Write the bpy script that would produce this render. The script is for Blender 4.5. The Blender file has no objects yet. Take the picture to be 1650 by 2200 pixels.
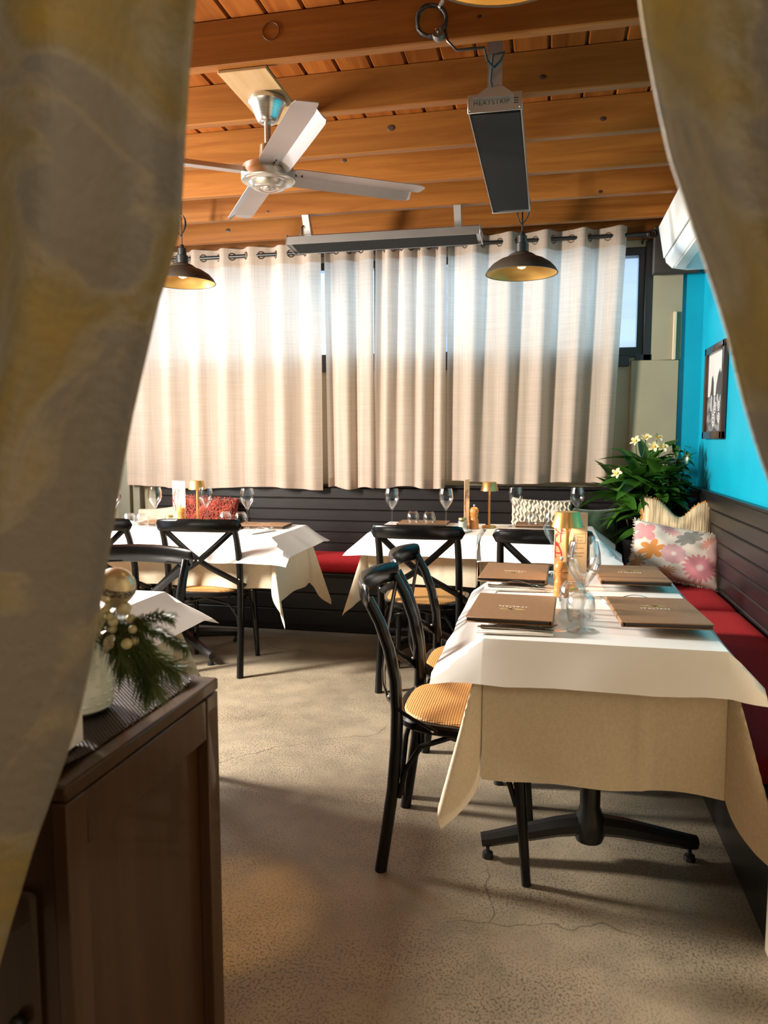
import bpy, bmesh, math, random
from mathutils import Vector, Matrix, Euler, noise as mnoise
R = math.radians
PI = math.pi
random.seed(7)
S = bpy.context.scene
C = S.collection

# ------------------------------------------------------------------ camera
cam = bpy.data.cameras.new('camera')
cam.sensor_fit = 'HORIZONTAL'; cam.sensor_width = 36.0; cam.lens = 35.35
cam.clip_start = 0.05
cam.dof.use_dof = True; cam.dof.focus_distance = 3.0; cam.dof.aperture_fstop = 7.5
co = bpy.data.objects.new('camera', cam); C.objects.link(co)
co.location = (0, 0, 1.27); co.rotation_euler = (R(90 - 5.465), 0, R(12.238))
S.camera = co

# ------------------------------------------------------------------ colour management, world, daylight
S.view_settings.view_transform = 'Standard'; S.view_settings.look = 'None'
S.view_settings.gamma = 1.0; S.view_settings.use_curve_mapping = False
S.view_settings.exposure = -0.45
S.cycles.use_denoising = True
S.cycles.max_bounces = 10; S.cycles.diffuse_bounces = 5; S.cycles.glossy_bounces = 4
S.cycles.transmission_bounces = 8; S.cycles.transparent_max_bounces = 16
S.cycles.sample_clamp_indirect = 6.0; S.cycles.caustics_refractive = False; S.cycles.caustics_reflective = False

W = bpy.data.worlds.new('sky'); S.world = W; W.use_nodes = True
wn = W.node_tree
bgn = wn.nodes['Background']
bgn.inputs['Color'].default_value = (0.55, 0.75, 1.0, 1); bgn.inputs['Strength'].default_value = 2.6

def area(name, loc, rot, sx, sy, power, col, spread=None):
    l = bpy.data.lights.new(name, 'AREA'); l.shape = 'RECTANGLE'; l.size = sx; l.size_y = sy
    l.energy = power; l.color = col
    if spread: l.spread = R(spread)
    o = bpy.data.objects.new(name, l); C.objects.link(o); o.location = loc; o.rotation_euler = rot
    return o
# daylight through the high back window (outside the glass), the side door on the left; plus a warm fill added in the unseen entrance
area('daylight_back_window', (-1.25, 5.75, 2.35), (R(-78), 0, 0), 3.4, 1.0, 52, (0.45, 0.75, 1.0))
area('daylight_side_door', (-3.40, 2.55, 2.0), (0, R(-76), 0), 0.9, 0.42, 640, (1.0, 0.93, 0.82))
area('daylight_side_window', (-3.40, 4.25, 1.75), (0, R(-84), 0), 0.9, 0.6, 46, (0.9, 0.95, 1.0))
area('entrance_fill_light', (0.1, -0.9, 2.5), (R(14), 0, 0), 0.9, 0.9, 24, (1.0, 0.90, 0.72))

# ------------------------------------------------------------------ materials
MATS = {}
def mat(name, col, rough=0.5, metal=0.0, col2=None, nscale=8.0, stretch=(1, 1, 1), bump=0.0, bscale=None, spec=0.5,
        sheen=0.0, coat=0.0, detail=4.0, contrast=(0.35, 0.65), trans=0.0, bstretch=None, sub=0.0):
    if name in MATS: return MATS[name]
    m = bpy.data.materials.new(name); m.use_nodes = True
    nt = m.node_tree; p = nt.nodes['Principled BSDF']
    p.inputs['Base Color'].default_value = (*col, 1); p.inputs['Roughness'].default_value = rough
    p.inputs['Metallic'].default_value = metal; p.inputs['Specular IOR Level'].default_value = spec
    p.inputs['Sheen Weight'].default_value = sheen; p.inputs['Coat Weight'].default_value = coat
    tc = nt.nodes.new('ShaderNodeTexCoord')
    def noise_node(sc, st, det):
        mp = nt.nodes.new('ShaderNodeMapping'); mp.inputs['Scale'].default_value = st
        nt.links.new(tc.outputs['Object'], mp.inputs['Vector'])
        n = nt.nodes.new('ShaderNodeTexNoise'); n.inputs['Scale'].default_value = sc; n.inputs['Detail'].default_value = det
        nt.links.new(mp.outputs[0], n.inputs['Vector']); return n
    if col2 is None: col2 = tuple(c * 0.88 for c in col)
    n = noise_node(nscale, stretch, detail)
    cr = nt.nodes.new('ShaderNodeValToRGB')
    cr.color_ramp.elements[0].position = contrast[0]; cr.color_ramp.elements[1].position = contrast[1]
    cr.color_ramp.elements[0].color = (*col2, 1); cr.color_ramp.elements[1].color = (*col, 1)
    nt.links.new(n.outputs['Fac'], cr.inputs[0]); nt.links.new(cr.outputs[0], p.inputs['Base Color'])
    if bump:
        b = nt.nodes.new('ShaderNodeBump'); b.inputs['Strength'].default_value = bump; b.inputs['Distance'].default_value = 0.01
        nb = noise_node(bscale or nscale * 4, bstretch or stretch, 6)
        nt.links.new(nb.outputs['Fac'], b.inputs['Height']); nt.links.new(b.outputs[0], p.inputs['Normal'])
    if trans:
        tr = nt.nodes.new('ShaderNodeBsdfTranslucent'); nt.links.new(cr.outputs[0], tr.inputs['Color'])
        mx = nt.nodes.new('ShaderNodeMixShader'); mx.inputs[0].default_value = trans
        out = nt.nodes['Material Output']
        nt.links.new(p.outputs[0], mx.inputs[1]); nt.links.new(tr.outputs[0], mx.inputs[2]); nt.links.new(mx.outputs[0], out.inputs[0])
    MATS[name] = m
    return m
def nodes_of(m): return m.node_tree, m.node_tree.nodes['Principled BSDF']

def wood(name, c1, c2, rough=0.5, axis=0, scale=3.0, coat=0.0, bump=0.05):
    """grain running along one object axis, with rings and knots from distorted noise"""
    if name in MATS: return MATS[name]
    m = bpy.data.materials.new(name); m.use_nodes = True; nt, p = nodes_of(m)
    p.inputs['Roughness'].default_value = rough; p.inputs['Coat Weight'].default_value = coat; p.inputs['Specular IOR Level'].default_value = 0.22
    tc = nt.nodes.new('ShaderNodeTexCoord'); oi = nt.nodes.new('ShaderNodeObjectInfo')
    mp = nt.nodes.new('ShaderNodeMapping'); st = [9.0, 9.0, 9.0]; st[axis] = 0.55
    mp.inputs['Scale'].default_value = st
    ad = nt.nodes.new('ShaderNodeVectorMath'); ad.operation = 'MULTIPLY_ADD'
    cb = nt.nodes.new('ShaderNodeCombineXYZ')
    for i in range(3): nt.links.new(oi.outputs['Random'], cb.inputs[i])
    ad.inputs[1].default_value = (37, 53, 71)
    nt.links.new(cb.outputs[0], ad.inputs[0]); nt.links.new(tc.outputs['Object'], ad.inputs[2])
    nt.links.new(ad.outputs[0], mp.inputs['Vector'])
    n = nt.nodes.new('ShaderNodeTexNoise'); n.inputs['Scale'].default_value = scale; n.inputs['Detail'].default_value = 8
    n.inputs['Distortion'].default_value = 1.6; n.inputs['Roughness'].default_value = 0.6
    nt.links.new(mp.outputs[0], n.inputs['Vector'])
    cr = nt.nodes.new('ShaderNodeValToRGB'); e = cr.color_ramp.elements
    e[0].position = 0.3; e[1].position = 0.72; e[0].color = (*c2, 1); e[1].color = (*c1, 1)
    nt.links.new(n.outputs['Fac'], cr.inputs[0])
    hs = nt.nodes.new('ShaderNodeHueSaturation')
    mr = nt.nodes.new('ShaderNodeMapRange'); mr.inputs[3].default_value = 0.82; mr.inputs[4].default_value = 1.15
    nt.links.new(oi.outputs['Random'], mr.inputs[0]); nt.links.new(mr.outputs[0], hs.inputs['Value'])
    nt.links.new(cr.outputs[0], hs.inputs['Color']); nt.links.new(hs.outputs[0], p.inputs['Base Color'])
    b = nt.nodes.new('ShaderNodeBump'); b.inputs['Strength'].default_value = bump; b.inputs['Distance'].default_value = 0.01
    nt.links.new(n.outputs['Fac'], b.inputs['Height']); nt.links.new(b.outputs[0], p.inputs['Normal'])
    MATS[name] = m; return m

def fabric(name, col, col2, trans=0.0, warp=420.0, bump=0.25, slub=(2.0, 60.0), rough=0.9, sheen=0.2):
    """woven cloth: horizontal slubs plus a fine crossing weave in the relief"""
    if name in MATS: return MATS[name]
    m = bpy.data.materials.new(name); m.use_nodes = True; nt, p = nodes_of(m)
    p.inputs['Roughness'].default_value = rough; p.inputs['Sheen Weight'].default_value = sheen; p.inputs['Specular IOR Level'].default_value = 0.2
    tc = nt.nodes.new('ShaderNodeTexCoord')
    def nn(st, sc):
        mp = nt.nodes.new('ShaderNodeMapping'); mp.inputs['Scale'].default_value = st; nt.links.new(tc.outputs['Object'], mp.inputs[0])
        n = nt.nodes.new('ShaderNodeTexNoise'); n.inputs['Scale'].default_value = sc; n.inputs['Detail'].default_value = 3
        nt.links.new(mp.outputs[0], n.inputs['Vector']); return n
    a = nn((slub[0], slub[0], slub[1]), 2.2); b = nn((slub[1], slub[1], slub[0]), 1.6)
    mx = nt.nodes.new('ShaderNodeMath'); mx.operation = 'ADD'
    nt.links.new(a.outputs['Fac'], mx.inputs[0]); nt.links.new(b.outputs['Fac'], mx.inputs[1])
    cr = nt.nodes.new('ShaderNodeValToRGB'); e = cr.color_ramp.elements
    e[0].position = 0.40; e[1].position = 0.62; e[0].color = (*col2, 1); e[1].color = (*col, 1)
    hf = nt.nodes.new('ShaderNodeMath'); hf.operation = 'MULTIPLY'; hf.inputs[1].default_value = 0.5
    nt.links.new(mx.outputs[0], hf.inputs[0]); nt.links.new(hf.outputs[0], cr.inputs[0])
    nt.links.new(cr.outputs[0], p.inputs['Base Color'])
    bp = nt.nodes.new('ShaderNodeBump'); bp.inputs['Strength'].default_value = bump; bp.inputs['Distance'].default_value = 0.004
    nt.links.new(hf.outputs[0], bp.inputs['Height']); nt.links.new(bp.outputs[0], p.inputs['Normal'])
    if trans:
        tr = nt.nodes.new('ShaderNodeBsdfTranslucent'); nt.links.new(cr.outputs[0], tr.inputs['Color'])
        ms = nt.nodes.new('ShaderNodeMixShader'); ms.inputs[0].default_value = trans
        nt.links.new(p.outputs[0], ms.inputs[1]); nt.links.new(tr.outputs[0], ms.inputs[2])
        nt.links.new(ms.outputs[0], nt.nodes['Material Output'].inputs[0])
    MATS[name] = m; return m

def emis(name, col, strength):
    m = bpy.data.materials.new(name); m.use_nodes = True; nt, p = nodes_of(m)
    p.inputs['Base Color'].default_value = (*col, 1)
    p.inputs['Emission Color'].default_value = (*col, 1); p.inputs['Emission Strength'].default_value = strength
    return m

def glass_mat(name, tint=(1, 1, 1), fac=0.12, rough=0.0):
    """thin clear glass: mostly see-through, mirror-like towards grazing angles"""
    m = bpy.data.materials.new(name); m.use_nodes = True; nt = m.node_tree
    nt.nodes.remove(nt.nodes['Principled BSDF'])
    t = nt.nodes.new('ShaderNodeBsdfTransparent'); t.inputs[0].default_value = (*tint, 1)
    g = nt.nodes.new('ShaderNodeBsdfGlossy'); g.inputs['Roughness'].default_value = rough
    lw = nt.nodes.new('ShaderNodeLayerWeight'); lw.inputs['Blend'].default_value = fac
    mx = nt.nodes.new('ShaderNodeMixShader')
    nt.links.new(lw.outputs['Facing'], mx.inputs[0]); nt.links.new(t.outputs[0], mx.inputs[1]); nt.links.new(g.outputs[0], mx.inputs[2])
    nt.links.new(mx.outputs[0], nt.nodes['Material Output'].inputs[0])
    return m

M_WINDOWGLASS = glass_mat('window_glass', (0.96, 0.98, 1.0), 0.06)
M_GLASS = glass_mat('clear_glass', (0.985, 0.99, 0.99), 0.22, 0.03)
M_BEIGE = mat('beige_paint', (0.30, 0.265, 0.175), 0.7, col2=(0.26, 0.23, 0.155), nscale=3, bump=0.04)
M_CREAM = mat('cream_paint', (0.62, 0.52, 0.36), 0.7, nscale=4, bump=0.05)
M_BLUE = mat('turquoise_paint', (0.0, 0.33, 0.47), 0.42, col2=(0.0, 0.30, 0.44), nscale=5, bump=0.03, bscale=60)
M_BLACKWOOD = mat('black_lacquer', (0.003, 0.003, 0.0035), 0.20, col2=(0.005, 0.0045, 0.0045), nscale=14, bump=0.015, spec=0.32)
M_PLANK = mat('charcoal_board_paint', (0.012, 0.010, 0.0105), 0.36, col2=(0.009, 0.0075, 0.008), nscale=6, stretch=(1, 1, 8), bump=0.04, spec=0.4)
M_BLACKMETAL = mat('black_powder_coat', (0.012, 0.012, 0.013), 0.38, nscale=30, bump=0.02)
M_RED = fabric('red_seat_fabric', (0.40, 0.018, 0.022), (0.34, 0.014, 0.018), bump=0.1, slub=(30, 60), sheen=0.0)
M_JOIST = wood('pine_joist', (0.235, 0.088, 0.016), (0.14, 0.043, 0.006), 0.45, 0, 1.5)
M_BOARD = wood('cedar_board', (0.265, 0.082, 0.014), (0.145, 0.034, 0.005), 0.42, 1, 1.5)
M_PLY = wood('pale_ply', (0.42, 0.27, 0.13), (0.34, 0.20, 0.09), 0.6, 1, 1.6)
M_CURTAIN = fabric('grey_linen', (0.71, 0.585, 0.48), (0.62, 0.50, 0.405), trans=0.52, slub=(1.6, 70))
M_CLOTH = fabric('cream_tablecloth', (0.70, 0.595, 0.45), (0.64, 0.535, 0.395), trans=0.06, slub=(50, 90), bump=0.12)
M_PAPER = mat('white_table_paper', (0.84, 0.83, 0.82), 0.28, col2=(0.80, 0.79, 0.78), nscale=3, bump=0.02, bscale=12, trans=0.04)
M_STEEL = mat('brushed_steel', (0.62, 0.60, 0.56), 0.28, 1.0, nscale=5, stretch=(1, 1, 40), bump=0.02)
M_BLADE = mat('satin_blade', (0.46, 0.41, 0.40), 0.34, 0.75, nscale=4, bump=0.01)
M_ALU = mat('grey_aluminium', (0.50, 0.49, 0.47), 0.35, 0.9, nscale=6, bump=0.01)
M_HEATER = mat('black_heater_panel', (0.016, 0.0155, 0.0145), 0.7, nscale=12, bump=0.01, spec=0.12)
M_SHADE = mat('bronze_shade', (0.050, 0.040, 0.032), 0.45, 0.35, col2=(0.065, 0.050, 0.036), nscale=9, bump=0.03)
M_SHADEIN = mat('gold_shade_lining', (0.60, 0.36, 0.10), 0.35, 0.6, nscale=5, bump=0.02)
M_GOLD = mat('satin_gold', (0.70, 0.42, 0.14), 0.33, 0.8, nscale=5, bump=0.005)
M_LEATHER = mat('brown_leatherette', (0.245, 0.125, 0.055), 0.52, col2=(0.215, 0.108, 0.046), nscale=60, bump=0.12, bscale=260)
M_LEATHERD = mat('dark_page_block', (0.030, 0.018, 0.013), 0.5)
M_FOIL = mat('gold_foil', (0.85, 0.60, 0.22), 0.3, 0.7, nscale=40)
M_INKW = mat('pale_print', (0.85, 0.80, 0.70), 0.5, nscale=40)
M_MILL = wood('turned_oak', (0.62, 0.26, 0.07), (0.42, 0.15, 0.035), 0.32, 2, 3.0, coat=0.3)
M_CANE = mat('cane', (0.62, 0.33, 0.10), 0.55, nscale=20)
M_CUTLERY = mat('steel_cutlery', (0.66, 0.63, 0.58), 0.16, 1.0, nscale=8)
M_NAPKIN = mat('white_napkin', (0.80, 0.77, 0.72), 0.85, nscale=20, bump=0.05)
M_PLATE = mat('white_china', (0.78, 0.77, 0.75), 0.2, nscale=4)
M_CABINET = wood('dark_walnut', (0.062, 0.030, 0.014), (0.036, 0.016, 0.007), 0.35, 2, 1.4, coat=0.15)
M_WHITEPL = mat('white_plastic', (0.72, 0.75, 0.73), 0.35, nscale=4)
M_VASE = mat('celadon_glaze', (0.66, 0.66, 0.57), 0.22, col2=(0.60, 0.61, 0.52), nscale=6, coat=0.4)
M_PINE = mat('pine_needles', (0.085, 0.125, 0.030), 0.5, col2=(0.045, 0.075, 0.018), nscale=20)
M_LEAF = mat('plumeria_leaf', (0.050, 0.150, 0.016), 0.36, col2=(0.030, 0.095, 0.010), nscale=10, trans=0.22)
M_LEAF2 = mat('glossy_leaf', (0.045, 0.20, 0.035), 0.25, col2=(0.016, 0.085, 0.016), nscale=24, trans=0.15)
M_STEM = mat('brown_stem', (0.10, 0.065, 0.035), 0.7, nscale=20)
M_PETAL = mat('cream_petal', (0.85, 0.76, 0.48), 0.5, col2=(0.82, 0.70, 0.36), nscale=15, trans=0.2)
M_YELLOW = mat('yellow_flower_eye', (0.85, 0.50, 0.05), 0.5)
M_ROPE = mat('black_cable', (0.012, 0.011, 0.011), 0.45)
M_TIMBERDARK = mat('dark_stained_timber', (0.030, 0.022, 0.016), 0.6, nscale=6, stretch=(6, 6, 1), bump=0.1)

def cane_material():
    m = M_CANE; nt, p = nodes_of(m)
    tc = nt.nodes.new('ShaderNodeTexCoord'); outs = []
    for d in ('X', 'Y'):
        w = nt.nodes.new('ShaderNodeTexWave'); w.bands_direction = d; w.inputs['Scale'].default_value = 42; w.inputs['Distortion'].default_value = 0.6
        nt.links.new(tc.outputs['Object'], w.inputs['Vector']); outs.append(w)
    mu = nt.nodes.new('ShaderNodeMath'); mu.operation = 'MULTIPLY'
    nt.links.new(outs[0].outputs['Fac'], mu.inputs[0]); nt.links.new(outs[1].outputs['Fac'], mu.inputs[1])
    cr = nt.nodes.new('ShaderNodeValToRGB'); e = cr.color_ramp.elements
    e[0].position = 0.02; e[1].position = 0.5; e[0].color = (0.30, 0.13, 0.03, 1); e[1].color = (0.70, 0.36, 0.105, 1)
    nt.links.new(mu.outputs[0], cr.inputs[0]); nt.links.new(cr.outputs[0], p.inputs['Base Color'])
    b = nt.nodes.new('ShaderNodeBump'); b.inputs['Strength'].default_value = 0.6; b.inputs['Distance'].default_value = 0.003
    nt.links.new(mu.outputs[0], b.inputs['Height']); nt.links.new(b.outputs[0], p.inputs['Normal'])
cane_material()

def floor_material():
    m = bpy.data.materials.new('worn_concrete'); m.use_nodes = True; nt, p = nodes_of(m)
    tc = nt.nodes.new('ShaderNodeTexCoord')
    def nn(sc, det, st=(1, 1, 1), rough=0.55):
        mp = nt.nodes.new('ShaderNodeMapping'); mp.inputs['Scale'].default_value = st; nt.links.new(tc.outputs['Object'], mp.inputs[0])
        n = nt.nodes.new('ShaderNodeTexNoise'); n.inputs['Scale'].default_value = sc; n.inputs['Detail'].default_value = det
        n.inputs['Roughness'].default_value = rough; nt.links.new(mp.outputs[0], n.inputs['Vector']); return n
    def ramp(src, a, b, ca, cb):
        r = nt.nodes.new('ShaderNodeValToRGB'); e = r.color_ramp.elements
        e[0].position = a; e[1].position = b; e[0].color = (*ca, 1); e[1].color = (*cb, 1); nt.links.new(src, r.inputs[0]); return r
    big = nn(1.7, 5); base = ramp(big.outputs['Fac'], 0.35, 0.66, (0.205, 0.166, 0.114), (0.325, 0.268, 0.188))
    mot = nn(9.0, 6); mo = ramp(mot.outputs['Fac'], 0.38, 0.6, (0.72, 0.74, 0.78), (1, 1, 1))
    mul = nt.nodes.new('ShaderNodeMixRGB'); mul.blend_type = 'MULTIPLY'; mul.inputs[0].default_value = 0.55
    nt.links.new(base.outputs[0], mul.inputs[1]); nt.links.new(mo.outputs[0], mul.inputs[2])
    # pitted skin: short dark flecks between raised cream crusts
    pit = nn(160.0, 2.5, (1, 0.8, 1), 0.5); pr = ramp(pit.outputs['Fac'], 0.40, 0.50, (0.42, 0.40, 0.38), (1, 1, 1))
    pm = nn(2.3, 3); pmr = ramp(pm.outputs['Fac'], 0.36, 0.62, (0.25, 0.25, 0.25), (0.95, 0.95, 0.95))
    m2 = nt.nodes.new('ShaderNodeMixRGB'); m2.blend_type = 'MULTIPLY'
    nt.links.new(pmr.outputs[0], m2.inputs[0]); nt.links.new(mul.outputs[0], m2.inputs[1]); nt.links.new(pr.outputs[0], m2.inputs[2])
    # hairline cracks
    vd = nn(1.5, 4); vm = nt.nodes.new('ShaderNodeMixRGB'); vm.inputs[0].default_value = 0.35
    nt.links.new(tc.outputs['Object'], vm.inputs[1]); nt.links.new(vd.outputs['Color'], vm.inputs[2])
    vo = nt.nodes.new('ShaderNodeTexVoronoi'); vo.feature = 'DISTANCE_TO_EDGE'; vo.inputs['Scale'].default_value = 1.25
    nt.links.new(vm.outputs[0], vo.inputs['Vector'])
    vr = ramp(vo.outputs['Distance'], 0.0, 0.0035, (0.30, 0.28, 0.26), (1, 1, 1))
    cm = nn(0.9, 2); cmr = ramp(cm.outputs['Fac'], 0.48, 0.56, (0, 0, 0), (0.8, 0.8, 0.8))
    m3 = nt.nodes.new('ShaderNodeMixRGB'); m3.blend_type = 'MULTIPLY'
    nt.links.new(cmr.outputs[0], m3.inputs[0]); nt.links.new(m2.outputs[0], m3.inputs[1]); nt.links.new(vr.outputs[0], m3.inputs[2])
    nt.links.new(m3.outputs[0], p.inputs['Base Color'])
    rr = nt.nodes.new('ShaderNodeMapRange'); rr.inputs[3].default_value = 0.36; rr.inputs[4].default_value = 0.62
    nt.links.new(mot.outputs['Fac'], rr.inputs[0]); nt.links.new(rr.outputs[0], p.inputs['Roughness'])
    b = nt.nodes.new('ShaderNodeBump'); b.inputs['Strength'].default_value = 0.35; b.inputs['Distance'].default_value = 0.004
    nt.links.new(pit.outputs['Fac'], b.inputs['Height']); nt.links.new(b.outputs[0], p.inputs['Normal'])
    return m
M_FLOOR = floor_material()

def ramp_pattern(name, stops, scale, rough=0.85, detail=2.0, distort=1.2, bump=0.1, metal=0.0, trans=0.0):
    """large soft patches of several colours (printed or woven into the cloth)"""
    m = bpy.data.materials.new(name); m.use_nodes = True; nt, p = nodes_of(m)
    p.inputs['Roughness'].default_value = rough; p.inputs['Metallic'].default_value = metal; p.inputs['Sheen Weight'].default_value = 0.2
    tc = nt.nodes.new('ShaderNodeTexCoord')
    n = nt.nodes.new('ShaderNodeTexNoise'); n.inputs['Scale'].default_value = scale; n.inputs['Detail'].default_value = detail; n.inputs['Distortion'].default_value = distort
    nt.links.new(tc.outputs['Object'], n.inputs['Vector'])
    cr = nt.nodes.new('ShaderNodeValToRGB'); e = cr.color_ramp.elements
    while len(e) < len(stops): e.new(0.5)
    for i, (ps, c) in enumerate(stops): e[i].position = ps; e[i].color = (*c, 1)
    nt.links.new(n.outputs['Fac'], cr.inputs[0]); nt.links.new(cr.outputs[0], p.inputs['Base Color'])
    n2 = nt.nodes.new('ShaderNodeTexNoise'); n2.inputs['Scale'].default_value = scale * 14; n2.inputs['Detail'].default_value = 5
    nt.links.new(tc.outputs['Object'], n2.inputs['Vector'])
    b = nt.nodes.new('ShaderNodeBump'); b.inputs['Strength'].default_value = bump; b.inputs['Distance'].default_value = 0.01
    nt.links.new(n2.outputs['Fac'], b.inputs['Height']); nt.links.new(b.outputs[0], p.inputs['Normal'])
    if trans:
        tr = nt.nodes.new('ShaderNodeBsdfTranslucent'); nt.links.new(cr.outputs[0], tr.inputs['Color'])
        ms = nt.nodes.new('ShaderNodeMixShader'); ms.inputs[0].default_value = trans
        nt.links.new(p.outputs[0], ms.inputs[1]); nt.links.new(tr.outputs[0], ms.inputs[2]); nt.links.new(ms.outputs[0], nt.nodes['Material Output'].inputs[0])
    return m
M_DRAPE = ramp_pattern('taupe_gold_brocade', [(0.0, (0.18, 0.152, 0.122)), (0.46, (0.18, 0.152, 0.12)), (0.50, (0.25, 0.20, 0.128)), (0.56, (0.21, 0.155, 0.058)), (0.70, (0.29, 0.18, 0.022))],
                       5.5, 0.62, 5.0, 0.9, 0.3, trans=0.10)

# ------------------------------------------------------------------ mesh helpers
class MB:
    def __init__(s): s.bm = bmesh.new()
    def box(s, c, d, rot=None, bev=0.0, seg=1):
        mtx = Matrix.Translation(Vector(c)) @ ((Euler(rot).to_matrix().to_4x4()) if rot else Matrix.Identity(4)) @ Matrix.Diagonal((*d, 1))
        r = bmesh.ops.create_cube(s.bm, size=1.0, matrix=mtx)
        if bev:
            ed = list({e for v in r['verts'] for e in v.link_edges})
            bmesh.ops.bevel(s.bm, geom=ed, offset=bev, segments=seg, affect='EDGES', profile=0.5)
        return s
    def tube(s, pts, rad, n=10, cap=True, squash=None, up=None):
        pts = [Vector(p) for p in pts]; k = len(pts)
        rads = rad if isinstance(rad, (list, tuple)) else [rad] * k
        rings = []; prev = None
        for i, p in enumerate(pts):
            t = (pts[min(i + 1, k - 1)] - pts[max(i - 1, 0)]).normalized()
            if prev is None:
                a = Vector(up) if up else (Vector((0, 0, 1)) if abs(t.z) < 0.9 else Vector((1, 0, 0)))
                u = (a - t * a.dot(t)).normalized()
            else:
                u = (prev - t * prev.dot(t)).normalized()
            prev = u; v = t.cross(u)
            ring = []
            for j in range(n):
                a = 2 * PI * j / n + (PI / n)
                ru, rv = (rads[i], rads[i]) if not squash else (squash[0] * rads[i], squash[1] * rads[i])
                ring.append(s.bm.verts.new(p + u * math.cos(a) * ru + v * math.sin(a) * rv))
            rings.append(ring)
        for i in range(k - 1):
            for j in range(n):
                s.bm.faces.new((rings[i][j], rings[i][(j + 1) % n], rings[i + 1][(j + 1) % n], rings[i + 1][j]))
        if cap:
            s.bm.faces.new(rings[0][::-1]); s.bm.faces.new(rings[-1])
        return s
    def lathe(s, prof, n=24, c=(0, 0, 0), mtx=None):
        c = Vector(c); rings = []
        for r, z in prof:
            if r < 1e-6:
                rings.append([s.bm.verts.new(s._t(Vector((0, 0, z)), mtx) + c)])
            else:
                rings.append([s.bm.verts.new(s._t(Vector((r * math.cos(2 * PI * j / n), r * math.sin(2 * PI * j / n), z)), mtx) + c) for j in range(n)])
        for a, b in zip(rings, rings[1:]):
            for j in range(n):
                jj = (j + 1) % n
                if len(a) == 1 and len(b) == 1: continue
                if len(a) == 1: s.bm.faces.new((a[0], b[j], b[jj])[::-1])
                elif len(b) == 1: s.bm.faces.new((a[j], a[jj], b[0]))
                else: s.bm.faces.new((a[j], a[jj], b[jj], b[j]))
        return s
    @staticmethod
    def _t(v, m): return (m @ v) if m else v
    def grid(s, f, nu, nv, wrap=False):
        vs = [[s.bm.verts.new(f(i / nu, j / nv)) for j in range(nv + 1)] for i in range(nu + 1)]
        for i in range(nu):
            for j in range(nv):
                s.bm.faces.new((vs[i][j], vs[i + 1][j], vs[i + 1][j + 1], vs[i][j + 1]))
        return s
    def prism(s, poly, axis, lo, hi):
        """polygon given in the two other axes, extruded along axis (0,1,2) from lo to hi"""
        def P(a, b, h):
            return {0: (h, a, b), 1: (a, h, b), 2: (a, b, h)}[axis]
        A = [s.bm.verts.new(P(a, b, lo)) for a, b in poly]; B = [s.bm.verts.new(P(a, b, hi)) for a, b in poly]
        n = len(poly)
        s.bm.faces.new(A[::-1]); s.bm.faces.new(B)
        for i in range(n): s.bm.faces.new((A[i], A[(i + 1) % n], B[(i + 1) % n], B[i]))
        return s
    def sphere(s, c, r, u=12, v=8, sc=(1, 1, 1)):
        m = Matrix.Translation(Vector(c)) @ Matrix.Diagonal((sc[0], sc[1], sc[2], 1))
        bmesh.ops.create_uvsphere(s.bm, u_segments=u, v_segments=v, radius=r, matrix=m); return s
    def torus(s, c, R_, r, axis=(0, 0, 1), n=20, k=8):
        q = Vector((0, 0, 1)).rotation_difference(Vector(axis).normalized()).to_matrix()
        c = Vector(c); rings = []
        for i in range(n):
            a = 2 * PI * i / n
            rings.append([s.bm.verts.new(c + q @ Vector(((R_ + r * math.cos(2 * PI * j / k)) * math.cos(a), (R_ + r * math.cos(2 * PI * j / k)) * math.sin(a), r * math.sin(2 * PI * j / k)))) for j in range(k)])
        for i in range(n):
            for j in range(k):
                s.bm.faces.new((rings[i][j], rings[(i + 1) % n][j], rings[(i + 1) % n][(j + 1) % k], rings[i][(j + 1) % k]))
        return s
    def build(s, name, m, parent=None, smooth=40, loc=None):
        bmesh.ops.recalc_face_normals(s.bm, faces=s.bm.faces[:])
        me = bpy.data.meshes.new(name); s.bm.to_mesh(me); s.bm.free()
        if m: me.materials.append(m)
        if smooth:
            me.polygons.foreach_set('use_smooth', [True] * len(me.polygons)); me.set_sharp_from_angle(angle=R(smooth))
        o = bpy.data.objects.new(name, me); C.objects.link(o)
        if parent: o.parent = parent
        if loc: o.location = loc
        return o

def link_mesh(name, me, parent=None, loc=(0, 0, 0), rot=(0, 0, 0), sc=(1, 1, 1)):
    o = bpy.data.objects.new(name, me); C.objects.link(o); o.parent = parent
    o.location = loc; o.rotation_euler = rot; o.scale = sc; return o
def tag(o, label=None, cat=None, group=None, kind=None):
    if label: o['label'] = label
    if cat: o['category'] = cat
    if group: o['group'] = group
    if kind: o['kind'] = kind
    return o
def thing(name, loc, label, cat, group=None, rz=0.0):
    o = bpy.data.objects.new(name, None); C.objects.link(o); o.location = loc; o.rotation_euler = (0, 0, rz)
    o.empty_display_size = 0.05
    return tag(o, label, cat, group)
def copy_tree(o, parent=None):
    c = o.copy(); C.objects.link(c); c.parent = parent
    for ch in [x for x in bpy.data.objects if x.parent == o]: copy_tree(ch, c)
    return c
def children(o): return [x for x in bpy.data.objects if x.parent == o]
def textmesh(name, body, size, m, parent, loc, rot, extrude=0.0004):
    cu = bpy.data.curves.new(name, 'FONT'); cu.body = body; cu.size = size; cu.extrude = extrude
    cu.align_x = 'CENTER'; cu.align_y = 'CENTER'; cu.resolution_u = 3; cu.space_character = 1.12
    t = bpy.data.objects.new(name + '_src', cu); C.objects.link(t)
    dg = bpy.context.evaluated_depsgraph_get(); me = bpy.data.meshes.new_from_object(t.evaluated_get(dg))
    C.objects.unlink(t); bpy.data.objects.remove(t); bpy.data.curves.remove(cu)
    me.materials.clear(); me.materials.append(m)
    return link_mesh(name, me, parent, loc, rot)
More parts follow.
